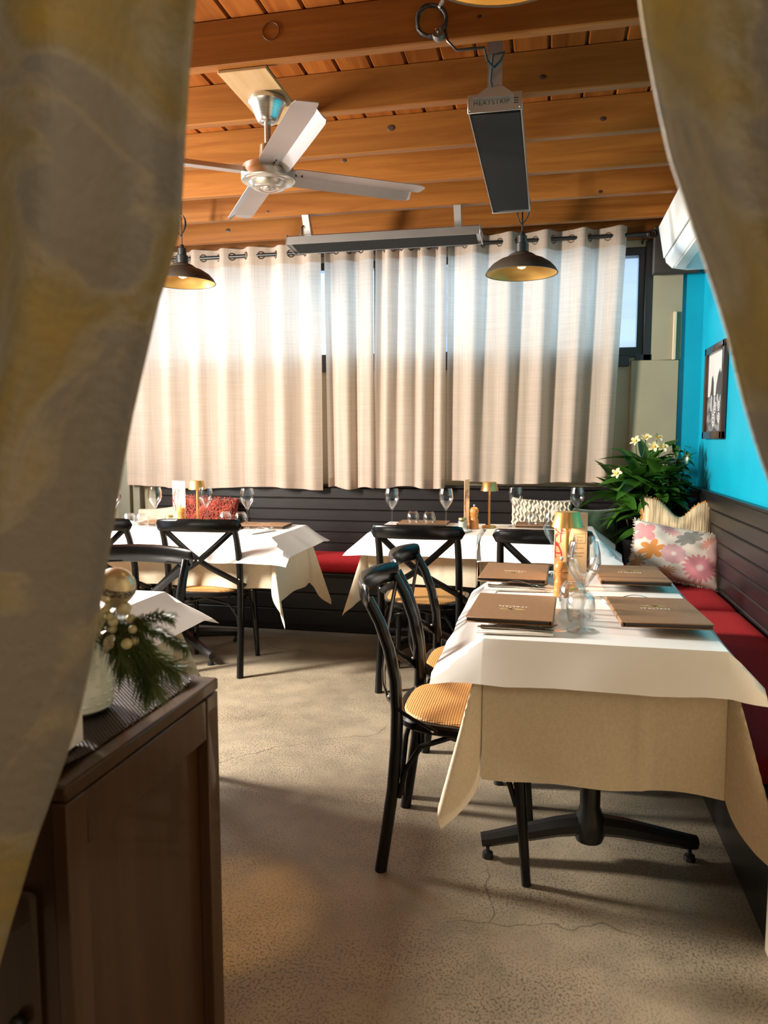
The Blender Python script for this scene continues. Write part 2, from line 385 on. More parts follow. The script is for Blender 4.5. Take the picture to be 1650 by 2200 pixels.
def struct(o): o['kind'] = 'structure'; return o
def arc(a, b, n, f): return [f(a + (b - a) * i / n) for i in range(n + 1)]

#SECTION_STRUCTURE
# ------------------------------------------------------------------ the room
XR = 0.914; YB = 5.20; XL = -3.45; ZC = 2.74
struct(MB().box((-1.1, 1.3, -0.05), (4.8, 8.0, 0.1)).build('floor', M_FLOOR))
# back wall round the high window
WX0, WX1, WZ0, WZ1 = -2.95, 0.61, 1.80, 2.50
w = MB()
w.box(((XL + 1.1) / 2, YB + 0.08, WZ0 / 2), (1.1 - XL, 0.16, WZ0)); w.box(((XL + 1.1) / 2, YB + 0.08, (WZ1 + 2.9) / 2), (1.1 - XL, 0.16, 2.9 - WZ1))
w.box(((XL + WX0) / 2, YB + 0.08, (WZ0 + WZ1) / 2), (WX0 - XL, 0.16, WZ1 - WZ0)); w.box(((1.1 + WX1) / 2, YB + 0.08, (WZ0 + WZ1) / 2), (1.1 - WX1, 0.16, WZ1 - WZ0))
wb = struct(w.build('wall_back', M_BEIGE, smooth=0))
MB().box((0.722, YB - 0.012, 2.13), (0.19, 0.024, 0.70), bev=0.004).build('plaster_panel', M_BEIGE, wb)
MB().box((0.66, YB - 0.016, 1.38), (0.29, 0.032, 0.80), bev=0.004).build('plaster_panel', M_BEIGE, wb)
MB().box((0.772, YB - 0.030, 1.93), (0.02, 0.03, 0.30), bev=0.003).build('cable_cover', M_CREAM, wb)
MB().box((0.880, YB - 0.004, 1.85), (0.140, 0.008, 1.9)).build('painted_return', M_BLUE, wb)
# right wall, painted turquoise
struct(MB().box((XR + 0.11, 3.55, 1.4), (0.16, 3.4, 2.9)).build('wall_right', M_BLUE, smooth=0))
# partition end by the entrance, entrance side walls, left wall with the door and its opening
struct(MB().box((0.97, 1.86, 1.4), (0.83, 0.16, 2.9), bev=0.004).build('wall_front', M_CREAM, smooth=0))
struct(MB().box((1.34, -0.4, 1.4), (0.1, 4.4, 2.9)).build('wall_entrance', M_CREAM, smooth=0))
DY0, DY1, DZ1 = 2.15, 2.95, 2.50
w = MB(); xl = XL - 0.06
w.box((xl, (DY0 - 2.6) / 2, 1.4), (0.12, DY0 + 2.6, 2.9)); w.box((xl, (DY1 + 3.9) / 2, 1.4), (0.12, 3.9 - DY1, 2.9)); w.box((xl, (4.6 + 5.36) / 2, 1.4), (0.12, 0.76, 2.9)); w.box((xl, 4.25, 0.55), (0.12, 0.7, 1.2)); w.box((xl, 4.25, 2.58), (0.12, 0.7, 0.55)); w.box((xl, (DY0 + DY1) / 2, (DZ1 + 2.85) / 2), (0.12, DY1 - DY0, 2.85 - DZ1))
struct(w.build('wall_left', M_BEIGE, smooth=0))
struct(MB().box((-1.05, -2.62, 1.4), (4.9, 0.1, 2.9)).build('wall_behind', M_CREAM, smooth=0))
df = MB()
df.box((xl, DY0 + 0.03, DZ1 / 2), (0.10, 0.06, DZ1)); df.box((xl, DY1 - 0.03, DZ1 / 2), (0.10, 0.06, DZ1)); df.box((xl, (DY0 + DY1) / 2, DZ1 - 0.03), (0.10, DY1 - DY0, 0.06)); df.box((xl, (DY0 + DY1) / 2, 0.10), (0.06, DY1 - DY0, 0.2))
d1 = struct(df.build('door_1', M_BLACKMETAL)); MB().box((xl, (DY0 + DY1) / 2, 1.2), (0.008, DY1 - DY0 - 0.12, 1.98)).build('pane', M_WINDOWGLASS, d1)
df = MB()
for y in (3.93, 4.57): df.box((xl, y, 1.725), (0.10, 0.06, 1.17))
for z in (1.18, 2.275): df.box((xl, 4.25, z), (0.10, 0.70, 0.06))
w2 = struct(df.build('window_2', M_BLACKMETAL)); MB().box((xl, 4.25, 1.725), (0.008, 0.58, 1.05)).build('pane', M_WINDOWGLASS, w2)

# window behind the curtains
wf = MB(); yw = YB + 0.05
for z, h in ((WZ0 + 0.025, 0.09), (WZ1 - 0.025, 0.05)): wf.box(((WX0 + WX1) / 2, yw, z), (WX1 - WX0, 0.09, h), bev=0.004)
mull = [WX0 + 0.03, -2.06, -1.17, -0.28, WX1 - 0.035]
for x in mull: wf.box((x, yw, (WZ0 + WZ1) / 2), (0.06, 0.088, WZ1 - WZ0), bev=0.004)
wf.box((WX1 - 0.02, YB - 0.01, WZ0 - 0.03), (0.10, 0.03, 0.10), bev=0.003); wf.box((-1.2, YB - 0.01, WZ0 - 0.02), (3.4, 0.03, 0.07), bev=0.003)
wf.box((WX1 + 0.0, YB - 0.01, (WZ0 + WZ1) / 2), (0.05, 0.03, WZ1 - WZ0 + 0.06), bev=0.003)
w1 = struct(wf.build('window_1', M_BLACKMETAL))
for a, b in zip(mull, mull[1:]):
    MB().box(((a + b) / 2, yw + 0.01, (WZ0 + WZ1) / 2), (b - a - 0.05, 0.006, WZ1 - WZ0 - 0.1)).build('pane', M_WINDOWGLASS, w1)
# neighbour's wall outside, seen through the uncovered pane
struct(MB().box((0.9, 8.2, 1.2), (5.0, 0.2, 4.6)).box((0.9, 8.05, 3.18), (5.0, 0.2, 0.16)).build('wall_neighbour', mat('neighbour_render', (0.74, 0.76, 0.76), 0.8, col2=(0.62, 0.60, 0.60), nscale=1.5, stretch=(0.3, 1, 3), bump=0.1), smooth=0))

# ceiling of cedar boards with pine joists
ce = struct(MB().box((-1.05, 1.3, ZC + 0.08), (5.0, 8.0, 0.10)).build('ceiling', mat('roof_lining', (0.1, 0.05, 0.02), 0.8)))
bw = 0.137
bd = MB(); bd.prism([(-bw / 2 + 0.009, 0.0), (bw / 2 - 0.009, 0.0), (bw / 2 - 0.001, 0.008), (bw / 2 - 0.001, 0.022), (-bw / 2 + 0.001, 0.022), (-bw / 2 + 0.001, 0.008)], 1, 0.9, 5.2)
b0 = bd.build('ceiling_board', M_BOARD, ce, smooth=0); b0.location = (XL + bw / 2, 0, ZC)
for i in range(1, int((XR + 0.1 - XL) / bw) + 1): link_mesh('ceiling_board', b0.data, ce, (XL + bw / 2 + i * bw, 0, ZC))
jt = MB().box((0, 0, 0), (XR - XL + 0.1, 0.045, 0.155), bev=0.004)
j0 = jt.build('joist', M_JOIST, ce, smooth=0); j0.location = ((XR + XL) / 2, 2.636, 2.585 + 0.0775)
for y in (2.19, 3.083, 3.53, 3.962, 4.39, 4.86, 1.74): link_mesh('joist', j0.data, ce, ((XR + XL) / 2 , y, 2.585 + 0.0775))
MB().box(((XR + XL) / 2, 5.17, 2.64), (XR - XL, 0.05, 0.2), bev=0.004).build('wall_plate', M_JOIST, ce, smooth=0)
KNOTS = ((-0.968, 2.6132, 2.679, 0.03), (-0.050, 3.0602, 2.639, 0.01), (0.201, 3.5072, 2.643, 0.011), (-0.948, 3.5072, 2.557, 0.01), (0.248, 4.3672, 2.603, 0.01), (-2.111, 4.8372, 2.658, 0.014), (-0.728, 3.5072, 2.683, 0.016), (-0.248, 2.6132, 2.647, 0.007), (-1.653, 4.3672, 2.616, 0.008))
M_KNOT = mat('dark_knot', (0.035, 0.012, 0.004), 0.5, nscale=60)
for kx, ky, kz, kr in KNOTS:
    if kr > 0.025: MB().torus((kx, ky, kz), kr, 0.0012, (0, 1, 0), 28, 6).build('plugged_hole', M_KNOT, ce)
    else: MB().sphere((kx, ky, kz), kr, 12, 8, (1.25, 0.12, 0.9)).build('knot', M_KNOT, ce)
# joist that carries the corner post, dark stained
struct(MB().box((0.76, 5.12, 2.45), (0.28, 0.06, 0.29), bev=0.006).build('trim_3', M_TIMBERDARK, smooth=0))

# wainscot of horizontal boards, back and right, each board its own piece
def board_run(parent, length, axis, pos, zs, h):
    prof = [(0.0, 0.0), (0.0, h), (-0.012, h), (-0.018, h - 0.006), (-0.018, 0.006), (-0.012, 0.0)]
    me = None
    for z in zs:
        if me is None:
            b = MB()
            if axis == 0: b.prism([(a, c) for a, c in prof], 0, -length / 2, length / 2)
            else: b.prism([(a, c) for a, c in prof], 1, -length / 2, length / 2)
            o = b.build('board', M_PLANK, parent, smooth=0); me = o.data; o.location = (pos[0], pos[1], z)
        else: link_mesh('board', me, parent, (pos[0], pos[1], z))
PZ = [0.085 + 0.0800 * i for i in range(11)]
t1 = struct(MB().box((-0.97, YB - 0.017, 0.47), (3.80, 0.03, 0.93)).build('trim_1', M_PLANK, smooth=0))
board_run(t1, 3.80, 0, (-0.97, YB - 0.032), [z - 0.03 for z in PZ], 0.0785)
MB().box((-0.97, YB - 0.035, 0.948), (3.80, 0.05, 0.02), bev=0.004).build('cap_rail', M_PLANK, t1)
t2 = struct(MB().box((XR + 0.016, 3.55, 0.47), (0.03, 3.2, 0.96)).build('trim_2', M_PLANK, smooth=0))
board_run(t2, 3.2, 1, (XR, 3.55), PZ, 0.0785)
MB().box((XR, 3.55, 0.970), (0.036, 3.2, 0.014), bev=0.003).build('cap_rail', M_PLANK, t2)
# grey door frame left of the back boarding
df = MB(); df.box((-3.02, YB - 0.03, 0.55), (0.05, 0.06, 1.1), bev=0.004); df.box((-3.14, YB - 0.02, 0.55), (0.10, 0.04, 1.1), bev=0.004)
struct(df.build('trim_4', mat('grey_green_paint', (0.20, 0.19, 0.14), 0.6)))
#SECTION_END

# ------------------------------------------------------------------ benches and their cushions
def rounded_slab(lx, ly, lz, r=0.03, nx=24, ny=14, bulge=0.012):
    """upholstered block: rounded edges, softly domed top"""
    b = MB()
    b.box((0, 0, lz / 2), (lx, ly, lz), bev=r, seg=4)
    bmesh.ops.subdivide_edges(b.bm, edges=[e for e in b.bm.edges if e.calc_length() > 0.15], cuts=8, use_grid_fill=True)
    for v in b.bm.verts:
        if v.co.z > lz * 0.6:
            k = max(0, 1 - abs(2 * v.co.x / lx) ** 4) * max(0, 1 - abs(2 * v.co.y / ly) ** 4)
            v.co.z += bulge * k + 0.003 * mnoise.noise(v.co * 9)
    return b
bench = thing('bench', (-0.94, 4.94, 0), 'long charcoal boarded bench base along the window wall', 'bench')
MB().box((0, 0.0, 0.19), (3.66, 0.44, 0.38), bev=0.004).build('base', M_PLANK, bench, smooth=0)
MB().box((0, -0.005, 0.388), (3.68, 0.46, 0.018), bev=0.004).build('seat_board', M_PLANK, bench, smooth=0)
for z in (0.05, 0.16, 0.27): MB().box((0, -0.228, z + 0.045), (3.66, 0.014, 0.104), bev=0.004).build('board', M_PLANK, bench, smooth=0)
bench2 = thing('bench', (0.728, 3.32, 0), 'charcoal bench base along the turquoise wall beside the nearest table', 'bench')
MB().box((0, 0, 0.19), (0.33, 2.72, 0.38), bev=0.004).build('base', M_PLANK, bench2, smooth=0)
MB().box((-0.005, 0, 0.388), (0.35, 2.72, 0.018), bev=0.004).build('seat_board', M_PLANK, bench2, smooth=0)
for (x, y, lx, ly, lab) in ((0.714, 2.86, 0.364, 1.76, 'red seat cushion on the right bench, nearest the camera'), (0.714, 4.215, 0.364, 0.93, 'red seat cushion on the right bench under the floral pillow'),
                            (-0.02, 4.93, 1.83, 0.46, 'red seat cushion on the back bench behind the two middle tables'), (-1.86, 4.93, 1.82, 0.46, 'red seat cushion on the back bench behind the far left table')):
    o = rounded_slab(lx, ly, 0.075).build('seat_cushion', M_RED, loc=(x, y, 0.398)); tag(o, lab, 'cushion', 'red bench seat cushions')

# ------------------------------------------------------------------ tables, cloths and paper
def make_table(loc, lx, ly, label, twin=False, rz=0.0):
    t = thing('dining_table', loc, label, 'table', None, rz)
    MB().box((0, 0, 0.722), (lx, ly, 0.028), bev=0.004).build('tabletop', M_TIMBERDARK, t)
    posts = ((0, -0.235), (0, 0.27)) if twin else ((0, 0),)
    for px, py in posts:
        base = Vector((px, py, 0))
        MB().lathe([(0.0, 0.70), (0.10, 0.70), (0.10, 0.69), (0.030, 0.685), (0.030, 0.17), (0.044, 0.13), (0.048, 0.09), (0.040, 0.065), (0.0, 0.06)], 20, base).build('column', M_BLACKMETAL, t)
        angs = (PI + 0.17, 0.20) if twin else [PI / 4 + k * PI / 2 + 0.13 for k in range(4)]
        for a in angs:
            L = 0.325 if twin else 0.38
            d = Vector((math.cos(a), math.sin(a), 0))
            b = MB().tube([base + d * 0.02 + Vector((0, 0, 0.112)), base + d * 0.10 + Vector((0, 0, 0.102)), base + d * (L - 0.03) + Vector((0, 0, 0.060)), base + d * L + Vector((0, 0, 0.056))], [0.033, 0.030, 0.023, 0.021], 8)
            f = b.build('foot', M_BLACKMETAL, t, smooth=20)
            MB().lathe([(0, 0.05), (0.006, 0.05), (0.006, 0.020), (0.016, 0.016), (0.018, 0.0), (0, 0)], 12, base + d * (L - 0.02)).build('leveller', M_BLACKMETAL, f)
    return t

def make_cloth(lx, ly, o4, ear=0.24, seed=0, top=0.742):
    """cloth over a lx x ly top; o4 = overhang at -x,+x,-y,+y; corners hang as folded ears"""
    rnd = random.Random(seed); ph = [rnd.uniform(0, 6) for _ in range(8)]
    def axis(l, o0, o1, n):
        v = [-l / 2 - o0 * (1 - i / 22) for i in range(22)] + [-l / 2 + l * i / n for i in range(n + 1)] + [l / 2 + o1 * (i + 1) / 22 for i in range(22)]
        return v
    U = axis(lx, o4[0], o4[1], 40); V = axis(ly, o4[2], o4[3], 40)
    b = MB(); vs = []
    for u in U:
        row = []
        for v in V:
            dx = max(abs(u) - lx / 2, 0.0); dy = max(abs(v) - ly / 2, 0.0); sx = 1 if u > 0 else -1; sy = 1 if v > 0 else -1
            cx = max(-lx / 2, min(lx / 2, u)); cy = max(-ly / 2, min(ly / 2, v))
            r = math.hypot(dx, dy)
            if r == 0: p = Vector((cx, cy, top))
            else:
                f = math.atan2(dy, dx)
                if dx > 0 and dy > 0:
                    s2 = math.sin(2 * f) ** 2
                    rm = math.hypot(o4[1 if u > 0 else 0], o4[3 if v > 0 else 2])
                    if r > 0.80 * rm: r = 0.80 * rm + (r - 0.80 * rm) * 0.70
                    r *= 1.0 + 0.18 * s2
                    rho = r * (0.05 + ear * s2 + 0.07 * math.sin(7 * f + ph[0]) * s2)
                    p = Vector((cx + sx * rho * math.cos(f), cy + sy * rho * math.sin(f), top - math.sqrt(max(r * r - rho * rho, 0))))
                else:
                    t = (v if dx > 0 else u)
                    k = r / 0.35
                    wv = (0.008 * math.sin(t * 15 + ph[1 if dx > 0 else 2]) + 0.010 * math.sin(t * 7 + ph[3])) * k
                    out = 0.006 + 0.05 * r + wv + 0.006 * min(1, r / 0.06) * math.exp(-((t - 0.10) / 0.009) ** 2) + 0.004 * k * mnoise.noise(Vector((t * 9 + seed, r * 9, 0)))
                    p = Vector((cx + (sx * out if dx > 0 else 0), cy + (sy * out if dy > 0 else 0), top - r + 0.004 * math.sin(t * 21 + ph[4]) * k))
            row.append(b.bm.verts.new(p))
        vs.append(row)
    for i in range(len(U) - 1):
        for j in range(len(V) - 1): b.bm.faces.new((vs[i][j], vs[i + 1][j], vs[i + 1][j + 1], vs[i][j + 1]))
    return b

def make_paper(lx, ly, o, ang, top=0.749, seed=0, drop=None):
    """stiff paper sheet; flaps fold down at the table edge, corners stand out as points. o, ang per side -x,+x,-y,+y"""
    rnd = random.Random(seed)
    def axis(l, o0, o1): return [-l / 2 - o0, -l / 2 - o0 * 0.66, -l / 2 - o0 * 0.33, -l / 2 - 0.006, -l / 2] + [-l / 2 + l * i / 10 for i in range(1, 10)] + [l / 2, l / 2 + 0.006, l / 2 + o1 * 0.33, l / 2 + o1 * 0.66, l / 2 + o1]
    U = axis(lx, o[0], o[1]); V = axis(ly, o[2], o[3]); b = MB(); vs = []
    off = rnd.uniform(0, 50)
    for u in U:
        row = []
        for v in V:
            dx = max(abs(u) - lx / 2, 0.0); dy = max(abs(v) - ly / 2, 0.0); sx = 1 if u > 0 else -1; sy = 1 if v > 0 else -1
            ax = ang[1 if u > 0 else 0]; ay = ang[3 if v > 0 else 2]
            cx = max(-lx / 2, min(lx / 2, u)); cy = max(-ly / 2, min(ly / 2, v))
            zx = dx * math.sin(ax); zy = dy * math.sin(ay)
            nz = mnoise.noise(Vector((u * 6 + off, v * 6, 0)))
            p = Vector((cx + sx * dx * math.cos(ax), cy + sy * dy * math.cos(ay), top - max(zx, zy) - 0.12 * min(zx, zy)))
            d = max(dx, dy)
            if d > 0.01:
                p.x += 0.012 * nz * (dx > 0.01); p.y += 0.012 * nz * (dy > 0.01); p.z += 0.008 * nz
            else: p.z += 0.0012 * nz + 0.0012
            row.append(b.bm.verts.new(p))
        vs.append(row)
    for i in range(len(U) - 1):
        for j in range(len(V) - 1): b.bm.faces.new((vs[i][j], vs[i + 1][j], vs[i + 1][j + 1], vs[i][j + 1]))
    return b

def lay_table(loc, lx, ly, lab_t, lab_c, lab_p, cloth_o, paper_o, paper_a, seed, rz=0.0):
    t = make_table(loc, lx, ly, lab_t, twin=(seed == 3), rz=rz)
    c = make_cloth(lx, ly, cloth_o, seed=seed).build('tablecloth', M_CLOTH, smooth=50, loc=loc); c.rotation_euler = (0, 0, rz); tag(c, lab_c, 'tablecloth', 'cream tablecloths')
    p = make_paper(lx, ly, paper_o, paper_a, seed=seed).build('table_paper', M_PAPER, smooth=28, loc=loc); p.rotation_euler = (0, 0, rz); tag(p, lab_p, 'table paper', 'white paper table covers')
    return t
d40 = R(38)
lay_table((0.145, 2.50, 0), 0.60, 1.09, 'rectangular pedestal table nearest the camera by the red bench', 'cream tablecloth hanging from the nearest table', 'white paper sheet on the nearest table, under four menus',
          (0.26, 0.37, 0.362, 0.33), (0.17, 0.12, 0.118, 0.15), (R(36), R(48), R(62), d40), 3)
lay_table((-0.675, 4.39, 0), 0.61, 0.60, 'square table in the middle of the back row', 'cream tablecloth on the middle table of the back row', 'white paper on the middle back table, left of the paper seam',
          (0.345, 0.06, 0.27, 0.20), (0.16, 0.03, 0.15, 0.13), (R(40), R(60), R(45), d40), 5)
lay_table((-0.035, 4.39, 0), 0.61, 0.60, 'square table at the right end of the back row', 'cream tablecloth on the right table of the back row', 'white paper on the right back table, under the pale knit pillow',
          (0.06, 0.33, 0.27, 0.20), (0.03, 0.16, 0.155, 0.13), (R(60), R(40), R(52), d40), 6)
lay_table((-2.13, 4.09, 0), 1.38, 0.60, 'long table in the far left corner below the lamp', 'cream tablecloth with long hanging corners on the far left table', 'white paper on the far left table with the orange card',
          (0.33, 0.35, 0.27, 0.33), (0.15, 0.15, 0.165, 0.15), (d40, R(40), R(52), d40), 8)
lay_table((-1.70, 1.905, 0), 0.84, 0.87, 'table behind the foreground drape on the left, only its corner showing', 'cream tablecloth hanging behind the pine sprigs', 'white paper corner jutting out above the pine sprigs',
          (0.34, 0.345, 0.20, 0.28), (0.15, 0.17, 0.10, 0.17), (d40, R(34), d40, R(46)), 9)

# ------------------------------------------------------------------ bentwood cross-back chairs
def make_chair():
    t = thing('dining_chair', (0, 0, 0), '', 'chair')
    # seat: black bentwood ring and a woven cane pad. Sitter looks along +y
    def outline(a, k=1.0):
        x = 0.215 * abs(math.cos(a)) ** 0.62 * (1 if math.cos(a) > 0 else -1); y = 0.205 * abs(math.sin(a)) ** 0.62 * (1 if math.sin(a) > 0 else -1)
        x *= 1.0 + 0.10 * y / 0.205
        return x * k, y * k
    b = MB(); N = 48; prof = [(0.90, 0.440), (1.0, 0.440), (1.03, 0.447), (1.03, 0.463), (1.0, 0.470), (0.90, 0.470)]
    rg = [[b.bm.verts.new((*outline(2 * PI * i / N, k), z)) for k, z in prof] for i in range(N)]
    for i in range(N):
        for j in range(len(prof)):
            b.bm.faces.new((rg[i][j], rg[(i + 1) % N][j], rg[(i + 1) % N][(j + 1) % len(prof)], rg[i][(j + 1) % len(prof)]))
    b.build('seat_frame', M_BLACKWOOD, t)
    b = MB(); rings = []
    for k, z in ((0.93, 0.466), (0.90, 0.476), (0.80, 0.482), (0.60, 0.486), (0.35, 0.488)):
        rings.append([b.bm.verts.new((*outline(2 * PI * i / N, k), z)) for i in range(N)])
    c = b.bm.verts.new((0, 0, 0.489))
    for a, d in zip(rings, rings[1:]):
        for i in range(N): b.bm.faces.new((a[i], a[(i + 1) % N], d[(i + 1) % N], d[i]))
    for i in range(N): b.bm.faces.new((rings[-1][i], rings[-1][(i + 1) % N], c))
    b.build('seat', M_CANE, t)
    for s in (-1, 1):
        # rear leg and back post in one bent length
        pts = [(s * 0.200, -0.232, 0.0), (s * 0.199, -0.215, 0.12), (s * 0.198, -0.196, 0.26), (s * 0.197, -0.186, 0.40), (s * 0.197, -0.184, 0.50), (s * 0.197, -0.190, 0.60),
               (s * 0.197, -0.208, 0.69), (s * 0.196, -0.236, 0.77), (s * 0.194, -0.272, 0.838)]
        MB().tube(pts, [0.0185, 0.018, 0.018, 0.0185, 0.0185, 0.018, 0.0175, 0.017, 0.0165], 12).build('leg', M_BLACKWOOD, t)
        MB().tube([(s * 0.172, 0.158, 0.452), (s * 0.178, 0.172, 0.25), (s * 0.186, 0.192, 0.0)], [0.0185, 0.0165, 0.0135], 12).build('leg', M_BLACKWOOD, t)
        # arched braces
        MB().tube([(s * 0.195, -0.178, 0.235), (s * 0.192, -0.160, 0.32), (s * 0.187, -0.115, 0.395), (s * 0.18, -0.03, 0.428), (s * 0.174, 0.06, 0.40), (s * 0.172, 0.13, 0.33), (s * 0.176, 0.160, 0.235)], 0.0085, 8).build('brace', M_BLACKWOOD, t)
        # flat cross strap, bowing back, from rail end down to the far seat side
        P0 = Vector((s * 0.175, -0.262, 0.815)); P1 = Vector((0, -0.262 - 0.004 * s, 0.655)); P2 = Vector((-s * 0.185, -0.213, 0.535)); P3 = Vector((-s * 0.226, -0.06, 0.457))
        q = []
        for i in range(13):
            u = i / 12 * 3
            k = min(int(u), 2); f = u - k; L = [P0, P1, P2, P3]
            a = L[max(k - 1, 0)]; bb = L[k]; cc = L[k + 1]; dd = L[min(k + 2, 3)]
            q.append(0.5 * ((2 * bb) + (cc - a) * f + (2 * a - 5 * bb + 4 * cc - dd) * f * f + (3 * bb - a - 3 * cc + dd) * f ** 3))
        MB().tube(q, 0.017, 8, squash=(0.30, 1.0), up=(0, 1, 0.1)).build('cross_strap', M_BLACKWOOD, t)
        MB().sphere((s * 0.197, -0.207, 0.545), 0.006, 8, 6).build('bolt', M_STEEL, t)
        MB().sphere((s * 0.228, -0.075, 0.462), 0.006, 8, 6).build('bolt', M_STEEL, t)
    MB().sphere((0, -0.273, 0.657), 0.006, 8, 6).build('bolt', M_STEEL, t)
    for yy, sg in ((-0.17, 1), (0.165, 1)):
        MB().tube([(-0.185, yy, 0.24), (-0.175, yy, 0.33), (-0.13, yy, 0.40), (0, yy, 0.432), (0.13, yy, 0.40), (0.175, yy, 0.33), (0.185, yy, 0.24)], 0.0085, 8).build('brace', M_BLACKWOOD, t)
    # wide curved top rail with rounded ends
    b = MB(); nu, nv = 28, 12; rows = []
    for i in range(nu + 1):
        u = -1 + 2 * i / nu; x = 0.232 * u; y = -0.262 - 0.060 * (1 - u * u)
        endk = math.sqrt(max(0.0, 1 - max(0, (abs(u) - 0.88) / 0.12) ** 2)) if abs(u) > 0.88 else 1.0
        h = 0.034 * max(endk, 0.04) * (1 + 0.05 * (1 - u * u)); th = 0.0125 * max(endk, 0.08)
        n = Vector((-2 * 0.060 * u / 0.232, -1, 0)).normalized()
        zc = 0.848 + 0.006 * (1 - u * u)
        row = []
        for j in range(nv):
            a = 2 * PI * j / nv
            cs, sn = math.cos(a), math.sin(a)
            row.append(b.bm.verts.new(Vector((x, y, zc)) + n * th * cs * abs(cs) ** -0.3 + Vector((0, -0.10 * h * sn, h * sn * (abs(sn) + 1e-9) ** -0.25)) if abs(cs) > 1e-6 else Vector((x, y - 0.1 * h * sn, zc + h * sn))))
        rows.append(row)
    for i in range(nu):
        for j in range(nv): b.bm.faces.new((rows[i][j], rows[i + 1][j], rows[i + 1][(j + 1) % nv], rows[i][(j + 1) % nv]))
    b.bm.faces.new(rows[0]); b.bm.faces.new(rows[-1])
    b.build('top_rail', M_BLACKWOOD, t, smooth=50)
    return t
chairs = [((-0.228, 2.275), -90, 'black cross-back chair with cane seat, nearest the camera'),
          ((-0.235, 2.745), -90, 'black cross-back chair second from the camera at the nearest table'),
          ((-0.612, 3.845), 0, 'black cross-back chair at the middle back table, left of the orange card'),
          ((-0.015, 3.800), 0, 'black cross-back chair at the right back table, behind the near lamp'),
          ((-1.815, 3.890), 7, 'black cross-back chair with cane seat showing at the far left table'),
          ((-2.365, 3.840), 0, 'black cross-back chair at the far left table, half hidden by the drape'),
          ((-1.525, 2.330), 180, 'black cross-back chair with shiny top rail facing the camera, behind the bauble')]
proto = make_chair(); kids = children(proto)
for i, ((x, y), rz, lab) in enumerate(chairs):
    if i == 0: o = proto
    else:
        o = proto.copy(); C.objects.link(o)
        for k in kids:
            c = k.copy(); C.objects.link(c); c.parent = o
    o.location = (x, y, 0); o.rotation_euler = (0, 0, R(rz)); o.scale = (1, 1, 0.972); tag(o, lab, 'chair', 'black bentwood cross-back chairs')

#SECTION_TABLEWARE
# ------------------------------------------------------------------ tableware
TZ = 0.7525
def wine_glass(loc, h, w, label, group='wine glasses'):
    t = thing('wine_glass', loc, label, 'glass', group)
    r = w / 2; zb = h * 0.46
    prof = [(0.004, zb), (r * 0.45, zb + 0.10 * h), (r * 0.82, zb + 0.20 * h), (r, zb + 0.30 * h), (r * 0.95, zb + 0.42 * h), (r * 0.80, h)]
    inner = [(r * 0.80 - 0.0012, h), (r * 0.95 - 0.0015, zb + 0.42 * h), (r - 0.0018, zb + 0.30 * h), (r * 0.80, zb + 0.205 * h), (r * 0.42, zb + 0.11 * h), (0.0, zb + 0.035 * h)]
    MB().lathe(prof + inner, 28).build('bowl', M_GLASS, t)
    MB().lathe([(0.0045, zb + 0.004), (0.0034, zb - 0.02), (0.0032, 0.03), (0.006, 0.012)], 14).build('stem', M_GLASS, t)
    MB().lathe([(0.006, 0.012), (0.02, 0.005), (r * 0.82, 0.002), (r * 0.84, 0.0), (0.0, 0.0)], 28).build('foot', M_GLASS, t)
    return t
def tumbler(loc, label, s=1.0):
    """stemless glass standing upside down on its rim"""
    o = MB().lathe([(0.032, 0.0), (0.039, 0.025), (0.0405, 0.045), (0.037, 0.068), (0.027, 0.083), (0.022, 0.0875), (0.0, 0.0875), (0.0, 0.082), (0.020, 0.0815), (0.026, 0.077), (0.0355, 0.063), (0.039, 0.045), (0.0375, 0.025), (0.0305, 0.0)], 28).build('tumbler', M_GLASS, loc=loc)
    o.scale = (s, s, s)
    return tag(o, label, 'glass', 'upturned tumblers')
def emblem_mesh():
    b = MB()
    def blob(cx, cy, rx, ry, n=18):
        vs = [b.bm.verts.new((cx + rx * math.cos(2 * PI * i / n) * (1 + 0.10 * math.sin(5 * 2 * PI * i / n)), cy + ry * math.sin(2 * PI * i / n) * (1 + 0.14 * math.cos(7 * 2 * PI * i / n)), 0)) for i in range(n)]
        b.bm.faces.new(vs)
    blob(-0.010, 0.022, 0.026, 0.0075); blob(0.012, 0.027, 0.022, 0.0075); blob(0.018, 0.019, 0.018, 0.006)
    b.bm.faces.new([b.bm.verts.new(p) for p in ((0.001, 0.0, 0), (0.012, 0.0, 0), (0.009, 0.006, 0), (0.010, 0.022, 0), (0.004, 0.022, 0), (0.005, 0.008, 0))])
    return b
def make_menu(loc, rz, label, lx=0.235, ly=0.335, tilt=(0, 0)):
    t = thing('menu', loc, label, 'menu', 'brown menu folders on the nearest table', rz); t.rotation_euler = (tilt[0], tilt[1], rz)
    for z in (0.0015, 0.0135): MB().box((0, 0, z), (lx, ly, 0.003), bev=0.0012).build('cover', M_LEATHER, t)
    MB().tube([(-lx / 2 + 0.001, -ly / 2, 0.0075), (-lx / 2 + 0.001, ly / 2, 0.0075)], 0.0072, 8, squash=(1.0, 0.45)).build('spine', M_LEATHER, t)
    MB().box((0.002, 0, 0.0075), (lx - 0.012, ly - 0.008, 0.009)).build('pages', M_LEATHERD, t)
    e = emblem_mesh().build('emblem', M_FOIL, t, smooth=0); e.location = (0, 0.022, 0.01525)
    textmesh('lettering', 'ITALIAN', 0.020, M_INKW, t, (0, 0.008, 0.0152), (0, 0, 0), 0.0001)
    return t
